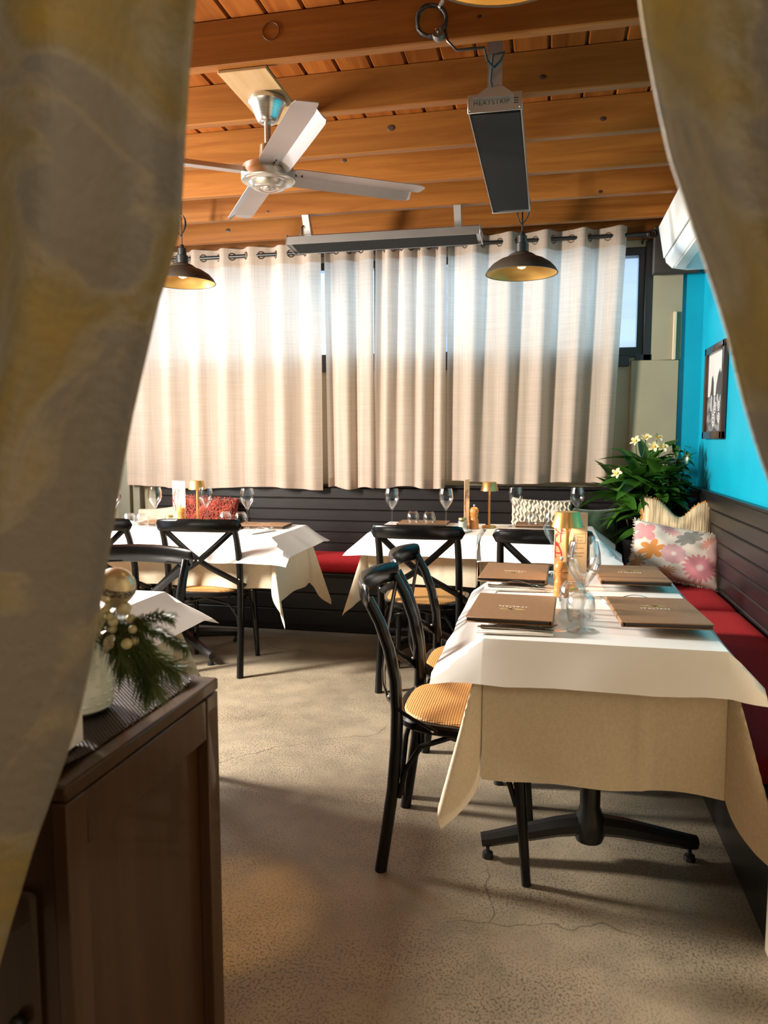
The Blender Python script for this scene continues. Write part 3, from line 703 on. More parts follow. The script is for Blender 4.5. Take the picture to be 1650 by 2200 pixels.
for x, y, rz, lab in ((-0.090, 2.195, PI + R(-2), 'brown menu folder, near left, its gold tree upside down'), (0.310, 2.235, R(3), 'brown menu folder at the near right edge of the table'),
                      (-0.110, 2.80, PI + R(-2), 'brown menu folder, far left, beside the pepper mill'), (0.300, 2.84, R(2), 'brown menu folder, far right, below the floral pillow')):
    pl = MB().lathe([(0.0, 0.004), (0.05, 0.004), (0.072, 0.012), (0.088, 0.0195), (0.090, 0.0195), (0.074, 0.008), (0.055, 0.0), (0.0, 0.0)], 32).build('side_plate', M_PLATE, loc=(x, y, TZ))
    tag(pl, 'white side plate under the ' + lab.split(', its')[0].replace('brown menu folder', 'menu folder'), 'plate', 'white side plates')
    make_menu((x, y, TZ + 0.0205), rz, lab)

def fork_mesh():
    b = MB()
    pts = []
    for i in range(15):
        u = i / 14; x = -0.10 + 0.155 * u; z = 0.004 + 0.016 * math.sin(PI * min(1, max(0, (u - 0.25) / 0.75)))
        pts.append((x, 0, z))
    b.tube(pts, [0.0062 - 0.0042 * math.sin(PI * i / 14 * 0.9) for i in range(15)], 8, squash=(0.4, 1.0))
    b.box((0.066, 0, 0.006), (0.026, 0.022, 0.002), (0, 0.35, 0), bev=0.0008)
    for k in (-1.5, -0.5, 0.5, 1.5): b.tube([(0.076, k * 0.006, 0.003), (0.090, k * 0.0058, 0.004), (0.106, k * 0.0052, 0.011)], [0.0018, 0.0016, 0.001], 6)
    return b
def knife_mesh():
    b = MB(); b.tube([(-0.11, 0, 0.004), (-0.06, 0, 0.0045), (0.0, 0, 0.004)], [0.0065, 0.006, 0.0045], 8, squash=(0.6, 1.0))
    b.prism([(0.0, -0.004), (0.06, -0.010), (0.10, -0.009), (0.118, 0.003), (0.0, 0.005)], 2, 0.003, 0.0045); return b
fm = km = nm = None
for i, (x, y, rz, w) in enumerate(((-0.080, 2.027, R(3), 'near left menu'), (-0.105, 2.615, R(3), 'far left menu'), (0.285, 2.475, PI + R(2), 'near right menu'), (0.27, 3.02, PI, 'far right menu'))):
    if nm is None:
        o = MB().box((0, 0, 0.0035), (0.205, 0.062, 0.007), bev=0.002).box((0.0, 0.002, 0.0075), (0.20, 0.052, 0.003), bev=0.001).build('napkin', M_NAPKIN); nm = o.data
    else: o = link_mesh('napkin', nm)
    o.location = (x, y, TZ); o.rotation_euler = (0, 0, rz); tag(o, 'folded white napkin by the ' + w, 'napkin', 'folded napkins on the nearest table')
    if fm is None: o = fork_mesh().build('fork', M_CUTLERY); fm = o.data
    else: o = link_mesh('fork', fm)
    o.location = Vector((x, y, TZ + 0.0095)) + Matrix.Rotation(rz, 3, 'Z') @ Vector((0.01, 0.013, 0)); o.rotation_euler = (0, 0, rz + 0.05); tag(o, 'steel fork on the napkin by the ' + w, 'fork', 'forks on the nearest table')
    if km is None: o = knife_mesh().build('knife', M_CUTLERY); km = o.data
    else: o = link_mesh('knife', km)
    o.location = Vector((x, y, TZ + 0.0095)) + Matrix.Rotation(rz, 3, 'Z') @ Vector((0.02, -0.013, 0)); o.rotation_euler = (0, 0, rz - 0.05); tag(o, 'steel knife on the napkin by the ' + w, 'knife', 'knives on the nearest table')

wine_glass((0.100, 2.085, TZ), 0.245, 0.092, 'tall wine glass standing nearest the camera')
wine_glass((0.108, 2.255, TZ), 0.240, 0.074, 'wine glass right behind the nearest glass')
wine_glass((0.028, 2.93, TZ), 0.240, 0.082, 'wine glass half hidden behind the near orange card')
tumbler((0.100, 2.185, TZ), 'upturned tumbler behind the stem of the nearest glass', 1.02)
tumbler((0.082, 2.335, TZ), 'upturned tumbler beside the near pepper mill', 1.02)

def pepper_mill(loc, label, s=1.0):
    t = thing('pepper_mill', loc, label, 'pepper mill', 'turned wooden pepper mills')
    t.scale = (s, s, s)
    MB().lathe([(0, 0), (0.026, 0), (0.026, 0.012), (0.024, 0.014), (0.025, 0.017), (0.025, 0.024), (0.0235, 0.026), (0.025, 0.029), (0.0245, 0.036), (0.0225, 0.038), (0.024, 0.042), (0.022, 0.050), (0.0185, 0.060), (0.020, 0.068), (0.0225, 0.072), (0.0225, 0.079), (0.019, 0.081), (0, 0.081)], 28).build('body', M_MILL, t)
    MB().lathe([(0, 0.081), (0.019, 0.081), (0.0235, 0.088), (0.024, 0.096), (0.021, 0.108), (0.013, 0.116), (0.0, 0.118)], 28).build('head', M_MILL, t)
    MB().lathe([(0, 0.116), (0.004, 0.116), (0.004, 0.122), (0.006, 0.125), (0.004, 0.131), (0, 0.132)], 12).build('knob', M_STEEL, t)
    return t
pepper_mill((0.052, 2.545, TZ), 'turned oak pepper mill in front of the near gold lamp')
pepper_mill((-0.415, 4.40, TZ), 'turned oak pepper mill on the middle back table', 1.08)
pepper_mill((-2.155, 4.16, TZ), 'turned oak pepper mill glowing beside the far left card', 1.0)
M_BULB = emis('warm_led', (1.0, 0.62, 0.25), 9.0)
def table_lamp(loc, label, power=7.0):
    t = thing('table_lamp', loc, label, 'lamp', 'cordless gold table lamps')
    MB().lathe([(0, 0), (0.042, 0), (0.042, 0.008), (0.040, 0.011), (0.008, 0.012), (0, 0.012)], 32).build('base', M_GOLD, t)
    MB().lathe([(0.0065, 0.011), (0.0065, 0.235), (0, 0.235)], 16).build('stem', M_GOLD, t)
    MB().lathe([(0.053, 0.218), (0.040, 0.268), (0.037, 0.271), (0.0, 0.271), (0.0, 0.268), (0.036, 0.267), (0.0515, 0.218)], 36).build('lamp_shade', M_GOLD, t)
    MB().lathe([(0.0, 0.252), (0.026, 0.252), (0.026, 0.256), (0, 0.256)], 20).build('diffuser', M_BULB, t)
    l = bpy.data.lights.new('lamp_light', 'SPOT'); l.energy = power; l.color = (1.0, 0.64, 0.34); l.shadow_soft_size = 0.02; l.spot_size = R(150); l.spot_blend = 0.6
    lo = bpy.data.objects.new('lamp_light', l); C.objects.link(lo); lo.parent = t; lo.location = (0.0, 0.0, 0.249)
    return t
table_lamp((0.070, 2.665, TZ), 'gold table lamp with drum shade in front of the near card')
table_lamp((-0.333, 4.47, TZ), 'gold table lamp on the seam of the two back tables')
table_lamp((-2.085, 4.24, TZ), 'gold table lamp before the orange shaggy pillow')

M_CARD = mat('card_print_base', (0.86, 0.66, 0.44), 0.6, col2=(0.82, 0.61, 0.40), nscale=6, trans=0.3)
M_CORAL = mat('coral_print', (0.55, 0.02, 0.05), 0.6)
M_INK = mat('brown_print', (0.22, 0.10, 0.05), 0.6)
M_INKBOX = mat('panel_print', (0.84, 0.68, 0.47), 0.6)
def menu_card(loc, rz, label, w=0.115, h=0.262, lean=0.0, words=True):
    t = thing('drinks_card', loc, label, 'card', 'standing drinks cards', rz); t.rotation_euler = (lean, 0, rz)
    MB().box((0, 0, h / 2), (w, 0.0035, h), bev=0.001).build('card', M_CARD, t)
    MB().box((0, 0, 0.008), (w * 0.9, 0.03, 0.016), bev=0.002).build('stand', M_CARD, t)
    b = MB(); rnd = random.Random(4)
    def branch(x, z, a, L, dep):
        pts = [(x, -0.0024, z)]
        for i in range(5):
            x += math.sin(a) * L / 5; z += math.cos(a) * L / 5; a += rnd.uniform(-0.35, 0.35); pts.append((x, -0.0024, z))
        pts = [(max(-w / 2 + 0.004, min(w * 0.14, p[0])), p[1], min(p[2], h - 0.006)) for p in pts]
        b.tube(pts, [0.0026 * (0.8 ** dep)] * len(pts), 5, squash=(0.15, 1), up=(0, 1, 0))
        if dep < 4:
            for sg in (-1, 1): branch(pts[2 + dep % 2 + (sg > 0)][0], pts[2 + dep % 2 + (sg > 0)][2], a + sg * rnd.uniform(0.5, 1.1), L * 0.60, dep + 1)
    branch(-w * 0.28, 0.088, 0.1, 0.075, 0); branch(-w * 0.30, 0.155, -0.1, 0.05, 1); branch(-w * 0.1, 0.16, 0.2, 0.05, 1)
    b.build('coral_drawing', M_CORAL, t, smooth=0)
    if words:
        b = MB()
        for x0, x1, z0, z1 in ((0.012, 0.052, 0.152, 0.1535), (0.012, 0.052, 0.185, 0.1865), (0.012, 0.0135, 0.152, 0.1865), (0.0505, 0.052, 0.152, 0.1865)):
            b.box(((x0 + x1) / 2, -0.0022, (z0 + z1) / 2), (x1 - x0, 0.0006, z1 - z0))
        for z, L in ((0.222, 0.02), (0.212, 0.035), (0.135, 0.03), (0.118, 0.034), (0.106, 0.026)): b.box((0.03, -0.0022, z), (L, 0.0006, 0.0018))
        b.build('print_lines', M_INK, t, smooth=0)
        textmesh('lettering', 'Dine', 0.0105, M_INK, t, (0.031, -0.0022, 0.1745), (PI / 2, 0, 0), 0.0002)
        textmesh('lettering', 'Live', 0.0105, M_INK, t, (0.031, -0.0022, 0.1625), (PI / 2, 0, 0), 0.0002)
    return t
menu_card((0.085, 2.735, TZ), R(8), 'orange drinks card with red coral drawing behind the near lamp')
menu_card((-2.185, 4.20, TZ), R(-14), 'orange lit drinks card on the far left table', words=True, w=0.10, h=0.27)
menu_card((-0.462, 4.43, TZ), R(82), 'drinks card seen edge-on on the middle back table', h=0.285)

M_LID = mat('brass_lid', (0.45, 0.36, 0.14), 0.35, 0.8)
M_SUGAR = mat('pale_jar_filling', (0.60, 0.56, 0.45), 0.6, col2=(0.5, 0.46, 0.35), nscale=80, bump=0.2)
def jar(loc, label):
    t = thing('jar', loc, label, 'jar', 'small lidded condiment jars')
    MB().lathe([(0, 0.003), (0.024, 0.003), (0.024, 0.042), (0.0, 0.042)], 20).build('filling', M_SUGAR, t)
    MB().lathe([(0, 0), (0.0255, 0), (0.0275, 0.006), (0.0275, 0.048), (0.022, 0.056)], 24).build('body', M_GLASS, t)
    MB().lathe([(0, 0.066), (0.023, 0.066), (0.0245, 0.064), (0.0245, 0.054), (0, 0.054)], 24).build('lid', M_LID, t)
jar((-0.478, 4.36, TZ), 'small glass jar with brass lid on the middle back table')
jar((-2.215, 4.13, TZ), 'small glass jar with brass lid on the far left table')

for x, y, lab in ((-0.885, 4.30, 'wine glass at the left end of the middle back table'), (-0.575, 4.36, 'wine glass left of the edge-on card on the middle back table'), (-0.185, 4.56, 'wine glass before the pale knit pillow'), (0.175, 4.60, 'wine glass at the right end of the back tables, before the green pillow'),
                  (-2.30, 4.12, 'wine glass before the beige pillow on the far left table'), (-2.000, 4.18, 'wine glass before the orange shaggy pillow'), (-1.715, 4.13, 'wine glass at the right end of the far left table'), (-2.50, 4.00, 'wine glass beside the drape edge on the far left table')):
    wine_glass((x, y, TZ), 0.235, 0.086, lab)
for x, y, lab in ((-0.795, 4.50, 'left upturned tumbler on the middle back table'), (-0.695, 4.50, 'right upturned tumbler on the middle back table'), (-0.085, 4.56, 'upturned tumbler before the pale knit pillow'),
                  (-2.395, 3.99, 'left upturned tumbler near the drape on the far left table'), (-2.315, 3.99, 'second upturned tumbler from the drape on the far left table'), (-1.885, 4.20, 'left upturned tumbler before the orange pillow'), (-1.795, 4.22, 'right upturned tumbler beside the orange pillow')):
    tumbler((x, y, TZ), lab)
for x, y, rz, lab in ((-1.66, 4.24, 4, 'closed brown menu at the right end of the far left table'), (-2.30, 4.24, 0, 'closed brown menu below the beige pillow'), (-1.90, 4.02, 2, 'closed brown menu behind the chair on the far left table'),
                      (-0.74, 4.56, 0, 'closed brown menu on the middle back table'), (-0.03, 4.60, 0, 'closed brown menu on the right back table')):
    m_ = make_menu((x, y, TZ), R(rz), lab, 0.30, 0.21); m_['group'] = 'brown menus on the back tables'
for x, y, rz, lab in ((-1.575, 3.97, 70, 'napkin with cutlery at the right end of the far left table'), (-0.47, 4.20, 75, 'napkin with cutlery by the jar on the middle back table')):
    o = tag(link_mesh('napkin', nm, None, (x, y, TZ), (0, 0, R(rz))), 'white ' + lab, 'napkin', 'folded napkins on the back tables')
    tag(link_mesh('fork', fm, None, (x, y, TZ + 0.0095), (0, 0, R(rz))), 'steel fork on the ' + lab.replace(' with cutlery', ''), 'fork', 'forks on the back tables')
#SECTION_END

# ------------------------------------------------------------------ window curtains on the rod
RODY, RODZ = 5.085, 2.548
rod = thing('curtain_rod', (0, 0, 0), 'long black curtain rod above the grey linen curtains', 'curtain rod')
MB().tube([(-3.3, RODY, RODZ), (0.58, RODY, RODZ)], 0.0125, 12).build('pole', M_BLACKMETAL, rod)
MB().torus((0.605, RODY, RODZ), 0.022, 0.004, (0, 1, 0)).sphere((0.585, RODY, RODZ), 0.017, 10, 8).build('finial', M_BLACKMETAL, rod)
for x in (-3.0, -1.175, 0.56): MB().tube([(x, RODY, RODZ - 0.012), (x, RODY + 0.06, RODZ - 0.012), (x, 5.19, RODZ - 0.03)], 0.007, 8).build('bracket', M_BLACKMETAL, rod)
M_GROMMET = mat('antique_brass_eyelet', (0.20, 0.13, 0.08), 0.3, 0.9)
def linen_curtain(x0, x1, nf, amp, label, seed, zb, taper=(0, 0)):
    rnd = random.Random(seed); ph = [rnd.uniform(0, 6.28) for _ in range(6)]
    W = x1 - x0; zt = RODZ + 0.055
    jit = [rnd.uniform(-0.16, 0.16) for _ in range(nf * 2 + 4)]
    def warp(u):
        t = u * nf; k = int(t); return (t + 0.35 * jit[k] * math.sin(PI * (t - k))) / nf
    def f(u, v, off=0.0):
        z = zt + (zb - zt) * v
        p = 2 * PI * nf * warp(u)
        shp = math.sin(p + 0.55 * math.sin(p + ph[4])) + 0.22 * math.sin(2 * p + ph[0]) * v + 0.18 * v * math.sin(0.5 * p + ph[1])
        a = amp * (1.0 - 0.25 * v) * (0.85 + 0.3 * math.sin(3.1 * u * nf / 2 + ph[2]) * v)
        x = x0 + W * u + 0.18 * amp * math.cos(p) * v * math.sin(PI * u) + taper[0] * v * (1 - u) + taper[1] * v * u
        zz = z + (0.010 * math.sin(u * 9 + ph[3]) * v if v > 0.9 else 0)
        return Vector((x, RODY + a * shp + off, zz))
    t = thing('linen_curtain', (0, 0, 0), label, 'curtain', 'grey linen window curtains')
    MB().grid(lambda u, v: f(u, v), nf * 14, 40).build('cloth', M_CURTAIN, t, smooth=80)
    MB().grid(lambda u, v: f(u, v * 0.075, 0.003), nf * 14, 3).build('header_band', M_CURTAIN, t, smooth=80)
    MB().grid(lambda u, v: f(u, 0.962 + 0.037 * v, 0.0035), nf * 14, 2).build('hem_band', M_CURTAIN, t, smooth=80)
    for k in range(nf * 2):
        u = (k + 0.5) / (nf * 2) if False else k / (nf * 2) + 1e-4
        if k == 0: continue
        vr = 0.055 / (zt - zb)
        p = f(u, vr); d = f(min(u + 0.004, 1), vr) - f(max(u - 0.004, 0), vr)
        nrm = Vector((0, 0, 1)).cross(d).normalized()
        MB().torus(p, 0.0235, 0.0042, nrm, 18, 6).build('eyelet', M_GROMMET, t)
    return t
linen_curtain(-3.06, -1.545, 7, 0.036, 'wide grey linen curtain panel left of the bright gap', 1, 0.925)
linen_curtain(-1.518, -1.172, 2, 0.034, 'narrow grey linen curtain panel between the two gaps', 2, 0.935, (0.02, -0.0))
linen_curtain(-1.158, -0.680, 4, 0.036, 'tightly folded grey linen curtain panel right of the second gap', 3, 0.945, (-0.02, 0))
linen_curtain(-0.672, 0.458, 5, 0.044, 'wide grey linen curtain panel at the right beside the bare pane', 4, 0.985, (0, -0.06))

# ------------------------------------------------------------------ foreground drapes in the entrance
def drape(edge, outer, label, seed, folds, y0):
    """edge: (x, z) points of the free inner edge from the rod down; outer: matching x of the outer edge"""
    rnd = random.Random(seed); ph = [rnd.uniform(0, 6) for _ in range(4)]
    def lerp(L, v):
        t = v * (len(L) - 1); k = min(int(t), len(L) - 2); f = t - k
        return L[k] + (L[k + 1] - L[k]) * f
    ex = [e[0] for e in edge]; ez = [e[1] for e in edge]
    def f(u, v):
        x = lerp(ex, v) + (lerp(outer, v) - lerp(ex, v)) * u; z = lerp(ez, v)
        x += 0.003 * math.sin(v * 17 + ph[3]) * (1 - u)
        y = y0 + 0.034 * (math.sin(2 * PI * folds * u + ph[0] + 0.9 * v) - math.sin(ph[0] + 0.9 * v) * (1 - u) ** 6) + (0.008 * math.sin(2 * PI * folds * 2.3 * u + ph[1] - 2 * v) + 0.006 * mnoise.noise(Vector((u * 4, v * 7, seed)))) * (1 - (1 - u) ** 6)
        return Vector((x, y, z))
    o = MB().grid(f, 60, 70)
    o = o.build('entrance_drape', M_DRAPE, smooth=80); md = o.modifiers.new('thickness', 'SOLIDIFY'); md.thickness = 0.003
    return tag(o, label, 'curtain', 'entrance drapes')
drape([(-0.275, 2.26), (-0.280, 1.95), (-0.290, 1.65), (-0.303, 1.56), (-0.317, 1.45), (-0.339, 1.39), (-0.364, 1.29), (-0.390, 1.17), (-0.415, 1.072), (-0.438, 0.997), (-0.484, 0.88), (-0.534, 0.73), (-0.575, 0.55)],
      [-0.95, -0.95, -0.95, -0.94, -0.93, -0.92, -0.91, -0.90, -0.88, -0.86, -0.83, -0.80, -0.76], 'taupe drape with gold brocade hanging on the left of the entrance', 1, 3.0, 0.62)
drape([(0.035, 2.26), (0.045, 1.95), (0.057, 1.61), (0.070, 1.551), (0.085, 1.477), (0.100, 1.425), (0.128, 1.349), (0.144, 1.303), (0.163, 1.244), (0.215, 1.10), (0.28, 0.92), (0.34, 0.75), (0.38, 0.55)],
      [0.75, 0.75, 0.75, 0.74, 0.73, 0.72, 0.71, 0.70, 0.70, 0.69, 0.68, 0.66, 0.64], 'taupe drape with gold brocade hanging on the right of the entrance', 2, 3.0, 0.62)
er = thing('drape_rod', (0, 0, 0), 'rod carrying the two entrance drapes', 'curtain rod')
MB().tube([(-2.5, 0.62, 2.29), (1.29, 0.62, 2.29)], 0.016, 12).build('pole', M_BLACKMETAL, er)

#SECTION_CEILING
# ------------------------------------------------------------------ ceiling fan
mp_ = MB().box((-1.09, 2.872, 2.578), (0.185, 0.46, 0.012), bev=0.002).build('mounting_board', M_PLY, smooth=0)
tag(mp_, 'pale timber board fixed under the joists above the fan', 'board')
FX, FY = -1.080, 2.865
fan = thing('ceiling_fan', (FX, FY, 2.570), 'brushed steel four-blade ceiling fan under the joists', 'fan')
MB().lathe([(0, 0.002), (0.070, 0.002), (0.072, -0.004), (0.072, -0.016), (0.066, -0.022), (0.056, -0.042), (0.044, -0.070), (0.036, -0.084), (0.026, -0.090), (0.014, -0.090), (0, -0.090)], 36).build('canopy', M_STEEL, fan)
MB().lathe([(0.0125, -0.08), (0.0125, -0.20), (0, -0.20)], 16).build('down_rod', M_STEEL, fan)
MB().lathe([(0, -0.168), (0.026, -0.168), (0.030, -0.172), (0.036, -0.245), (0.040, -0.250), (0, -0.250)], 28).build('coupling', mat('bronze_steel', (0.36, 0.30, 0.21), 0.32, 0.95), fan)
MB().lathe([(0, -0.245), (0.085, -0.247), (0.098, -0.252), (0.100, -0.275), (0.104, -0.278), (0.104, -0.302), (0.100, -0.306), (0.092, -0.309), (0.078, -0.309), (0.074, -0.312), (0.062, -0.328), (0.040, -0.334), (0.030, -0.330), (0.026, -0.335), (0.014, -0.339), (0, -0.340)], 40).build('motor_housing', M_STEEL, fan)
def blade(ang):
    b = MB(); c = 0.06; L0, L1 = 0.085, 0.645
    rows = []
    for u, k in ((0, 0.85), (0.06, 1.0), (0.5, 1.03), (0.93, 1.04), (0.985, 0.92), (1.0, 0.72)):
        x = L0 + (L1 - L0) * u
        rows.append([(x - (0.035 * (j > 1) * (u > 0.9)), y * k, z) for j, (y, z) in enumerate(((-c, -0.010), (0.018, 0.004), (0.022, 0.004), (c, -0.016)))])
    top = [[b.bm.verts.new(p) for p in r] for r in rows]; bot = [[b.bm.verts.new((p[0], p[1], p[2] - 0.0025)) for p in r] for r in rows]
    n = len(rows)
    for i in range(n - 1):
        for j in range(3):
            b.bm.faces.new((top[i][j], top[i + 1][j], top[i + 1][j + 1], top[i][j + 1])); b.bm.faces.new((bot[i][j], bot[i][j + 1], bot[i + 1][j + 1], bot[i + 1][j]))
        b.bm.faces.new((top[i][0], bot[i][0], bot[i + 1][0], top[i + 1][0])); b.bm.faces.new((top[i][3], top[i + 1][3], bot[i + 1][3], bot[i][3]))
    for r in (0, n - 1):
        for j in range(3): b.bm.faces.new((top[r][j], top[r][j + 1], bot[r][j + 1], bot[r][j]))
    o = b.build('blade', M_BLADE, fan, smooth=20); o.location = (0, 0, -0.266)
    o.rotation_euler = Euler((R(-11), 0, ang), 'XYZ'); return o
for k in range(4):
    bl = blade(R(33.5 + 90 * k))
    for x in (0.11, 0.135): MB().sphere((x, 0.0, -0.004), 0.004, 8, 6).build('screw', M_BLACKMETAL, bl)

# ------------------------------------------------------------------ radiant strip heaters
def heater(name_label, loc, rz, L, Wd, text, brackets):
    t = thing('strip_heater', loc, name_label, 'heater', None, rz)
    MB().prism([(-Wd / 2, 0.0), (-Wd / 2, 0.045), (-Wd / 2 + 0.02, 0.058), (Wd / 2 - 0.02, 0.058), (Wd / 2, 0.045), (Wd / 2, 0.0), (Wd / 2 - 0.003, 0.0), (Wd / 2 - 0.003, 0.012), (-Wd / 2 + 0.003, 0.012), (-Wd / 2 + 0.003, 0.0)], 1, 0.0, L).build('housing', M_ALU, t, smooth=0)
    MB().box((0, L / 2, 0.006), (Wd - 0.012, L - 0.05, 0.010), bev=0.002).build('radiant_panel', M_HEATER, t)
    for y in (-0.002, L + 0.002): MB().box((0, y, 0.029), (Wd + 0.004, 0.004, 0.062), bev=0.001).build('end_plate', M_ALU, t)
    if text:
        textmesh('lettering', 'HEATSTRIP', 0.0235, M_LEATHERD, t, (-0.012, -0.0045, 0.030), (PI / 2, 0, 0), 0.0003)
        b = MB()
        for z in (0.022, 0.030, 0.038): b.box((0.074, -0.0048, z), (0.016, 0.0006, 0.0028))
        b.build('emblem', M_LEATHERD, t, smooth=0)
    for x, z in ((-Wd / 2 + 0.006, 0.008), (Wd / 2 - 0.006, 0.008), (-Wd / 2 + 0.03, 0.050), (Wd / 2 - 0.03, 0.050)): MB().sphere((x, -0.004, z), 0.0035, 8, 6).build('screw', M_STEEL, t)
    return t
h1 = heater('black panel strip heater pointing away from the camera', (-0.207, 2.790, 2.418), 0, 1.20, 0.186, True, None)
b = MB(); b.prism([(-0.024, 0.066), (-0.024, 0.245), (0.026, 0.245), (0.026, 0.078), (0.014, 0.066)], 1, -0.03, -0.027); b.prism([(-0.075, 0.036), (-0.024, 0.068), (0.03, 0.068), (0.066, 0.042), (0.066, 0.036)], 1, -0.035, -0.027)
b.box((-0.004, -0.018, 0.038), (0.14, 0.03, 0.003)); b.build('bracket', M_ALU, h1, smooth=0)
MB().box((0, 1.13, 0.11), (0.03, 0.004, 0.11)).build('bracket', M_ALU, h1)
h2 = heater('black panel strip heater running along the curtains', (-0.395, 4.40, 2.398), R(90), 1.125, 0.165, False, None)
h2.rotation_euler = (0, R(6), R(90))
for y, dx in ((0.13, 0), (1.02, 0)):
    MB().prism([(-0.075, 0.172), (-0.045, 0.184), (0.055, 0.075), (0.055, 0.055), (0.0, 0.058)], 1, y - 0.02, y + 0.02).build('bracket', M_ALU, h2, smooth=0)

MB().tube([(-0.05, 1.02, 0.165), (-0.035, 1.03, 0.13), (-0.05, 1.045, 0.11), (0.0, 1.06, 0.09), (0.01, 1.09, 0.075), (-0.02, 1.11, 0.058)], 0.005, 8).build('lead', M_ROPE, h2)
# cables
cb = thing('heater_cable', (0, 0, 0), 'coiled black heater cable with plug tied to the first joist', 'cable')
coil = []
for i in range(70):
    a = 2 * PI * i / 22; coil.append((-0.405 + (0.048 + 0.003 * math.sin(i * 0.9)) * math.cos(a), 2.600 - 0.0006 * i * 0 - 0.004 * math.sin(i), 2.645 + (0.050 + 0.003 * math.cos(i * 0.6)) * math.sin(a)))
MB().tube(coil, 0.0055, 8).build('coil', M_ROPE, cb)
MB().tube([(-0.36, 2.60, 2.615), (-0.350, 2.60, 2.575), (-0.320, 2.605, 2.545), (-0.27, 2.61, 2.548), (-0.232, 2.62, 2.552), (-0.225, 2.66, 2.53), (-0.205, 2.69, 2.518), (-0.185, 2.70, 2.54), (-0.17, 2.70, 2.57), (-0.21, 2.70, 2.565), (-0.22, 2.74, 2.50), (-0.21, 2.78, 2.47)], 0.0045, 8).build('lead', M_ROPE, cb)
pg = MB().lathe([(0, 0.0), (0.018, 0.0), (0.020, 0.006), (0.018, 0.016), (0.010, 0.026), (0, 0.028)], 16, (0, 0, 0), Matrix.Rotation(R(-90), 3, 'X')).build('plug', mat('clear_grey_plastic', (0.10, 0.09, 0.08), 0.25), cb, loc=(-0.378, 2.575, 2.590))
pg.rotation_euler = (R(-25), 0, 0)
for dx, dz in ((-0.007, 0.005), (0.007, 0.005), (0, -0.007)): MB().box((dx, -0.006, dz), (0.004, 0.016, 0.0015)).build('pin', M_STEEL, pg)
MB().box((-0.372, 2.596, 2.690), (0.008, 0.014, 0.026), (0, 0.5, 0)).build('tie', M_PLATE, cb)

# ------------------------------------------------------------------ pendant lamps
def pendant(loc, label, cord_top, fill_power, coilz=None):
    t = thing('pendant_lamp', loc, label, 'lamp', 'bronze dome pendant lamps')
    outer = [(0.036, 0.108), (0.060, 0.098), (0.072, 0.090), (0.074, 0.084), (0.118, 0.068), (0.156, 0.044), (0.180, 0.018), (0.190, 0.0)]
    MB().lathe(outer + [(0.191, -0.004)], 48).build('lamp_shade', M_SHADE, t)
    MB().lathe([(r - 0.004, z - 0.003) for r, z in outer], 48).build('shade_lining', M_SHADEIN, t)
    MB().torus((0, 0, -0.003), 0.190, 0.0028, n=48, k=6).build('rim', M_SHADE, t)
    MB().lathe([(0.036, 0.108), (0.036, 0.150), (0.030, 0.153), (0.026, 0.155), (0.026, 0.192), (0.014, 0.198), (0.010, 0.215), (0.0, 0.216)], 24).build('socket', M_BLACKMETAL, t)
    MB().lathe([(0.012, 0.105), (0.016, 0.085), (0.030, 0.060), (0.031, 0.045), (0.022, 0.028), (0.0, 0.020)], 20).build('bulb', M_BULBOFF, t)
    ct = cord_top - loc[2]
    MB().tube([(0, 0, 0.21), (0, 0, ct)], 0.004, 8).build('cord', M_ROPE, t)
    if coilz is not None:
        pts = []
        for i in range(90):
            a = 2 * PI * i / 26; pts.append((0.030 * math.cos(a) + 0.004 * math.sin(i * 0.5), 0.006 * math.sin(i * 0.33) - 0.014, coilz - loc[2] + (0.058 + 0.004 * math.cos(i * 0.7)) * math.sin(a)))
        MB().tube(pts, 0.0032, 6).build('cord_coil', M_ROPE, t)
    l = bpy.data.lights.new('pendant_fill', 'POINT'); l.energy = fill_power; l.color = (1.0, 0.66, 0.33); l.shadow_soft_size = 0.035  # weak warm fill added under the shade; the bulb is unlit
    lo = bpy.data.objects.new('pendant_fill', l); C.objects.link(lo); lo.parent = t; lo.location = (0, 0, 0.0)
    return t
M_BULBOFF = emis('unlit_bulb_glow', (0.9, 0.72, 0.45), 0.25)  # bulbs are off; a faint glow is added to them
pendant((-0.158, 4.20, 2.158), 'bronze dome pendant lamp hanging before the right curtain', 2.74, 0.7, 2.47)
pendant((-2.125, 4.20, 2.195), 'bronze dome pendant lamp half hidden behind the left drape', 2.74, 0.7, 2.52)
pendant((-0.108, 1.655, 2.262), 'bronze dome pendant lamp cut off by the top of the picture', 2.74, 2.0)
for i in range(3): pass

dl = thing('added_downlight', (-0.84, 1.79, 2.739), 'unseen ceiling lamp added for the warm floor pool', 'lamp')  # unseen fixture added to throw the warm pool on the floor
MB().lathe([(0, 0), (0.045, 0), (0.045, -0.05), (0.038, -0.05), (0.034, -0.012), (0, -0.012)], 24).build('can', M_BLACKMETAL, dl)
l = bpy.data.lights.new('floor_pool_beam', 'SPOT'); l.energy = 190; l.color = (1.0, 0.58, 0.20); l.spot_size = R(13); l.spot_blend = 0.7; l.shadow_soft_size = 0.03
lo = bpy.data.objects.new('floor_pool_beam', l); C.objects.link(lo); lo.parent = dl; lo.location = (0, 0, -0.03)

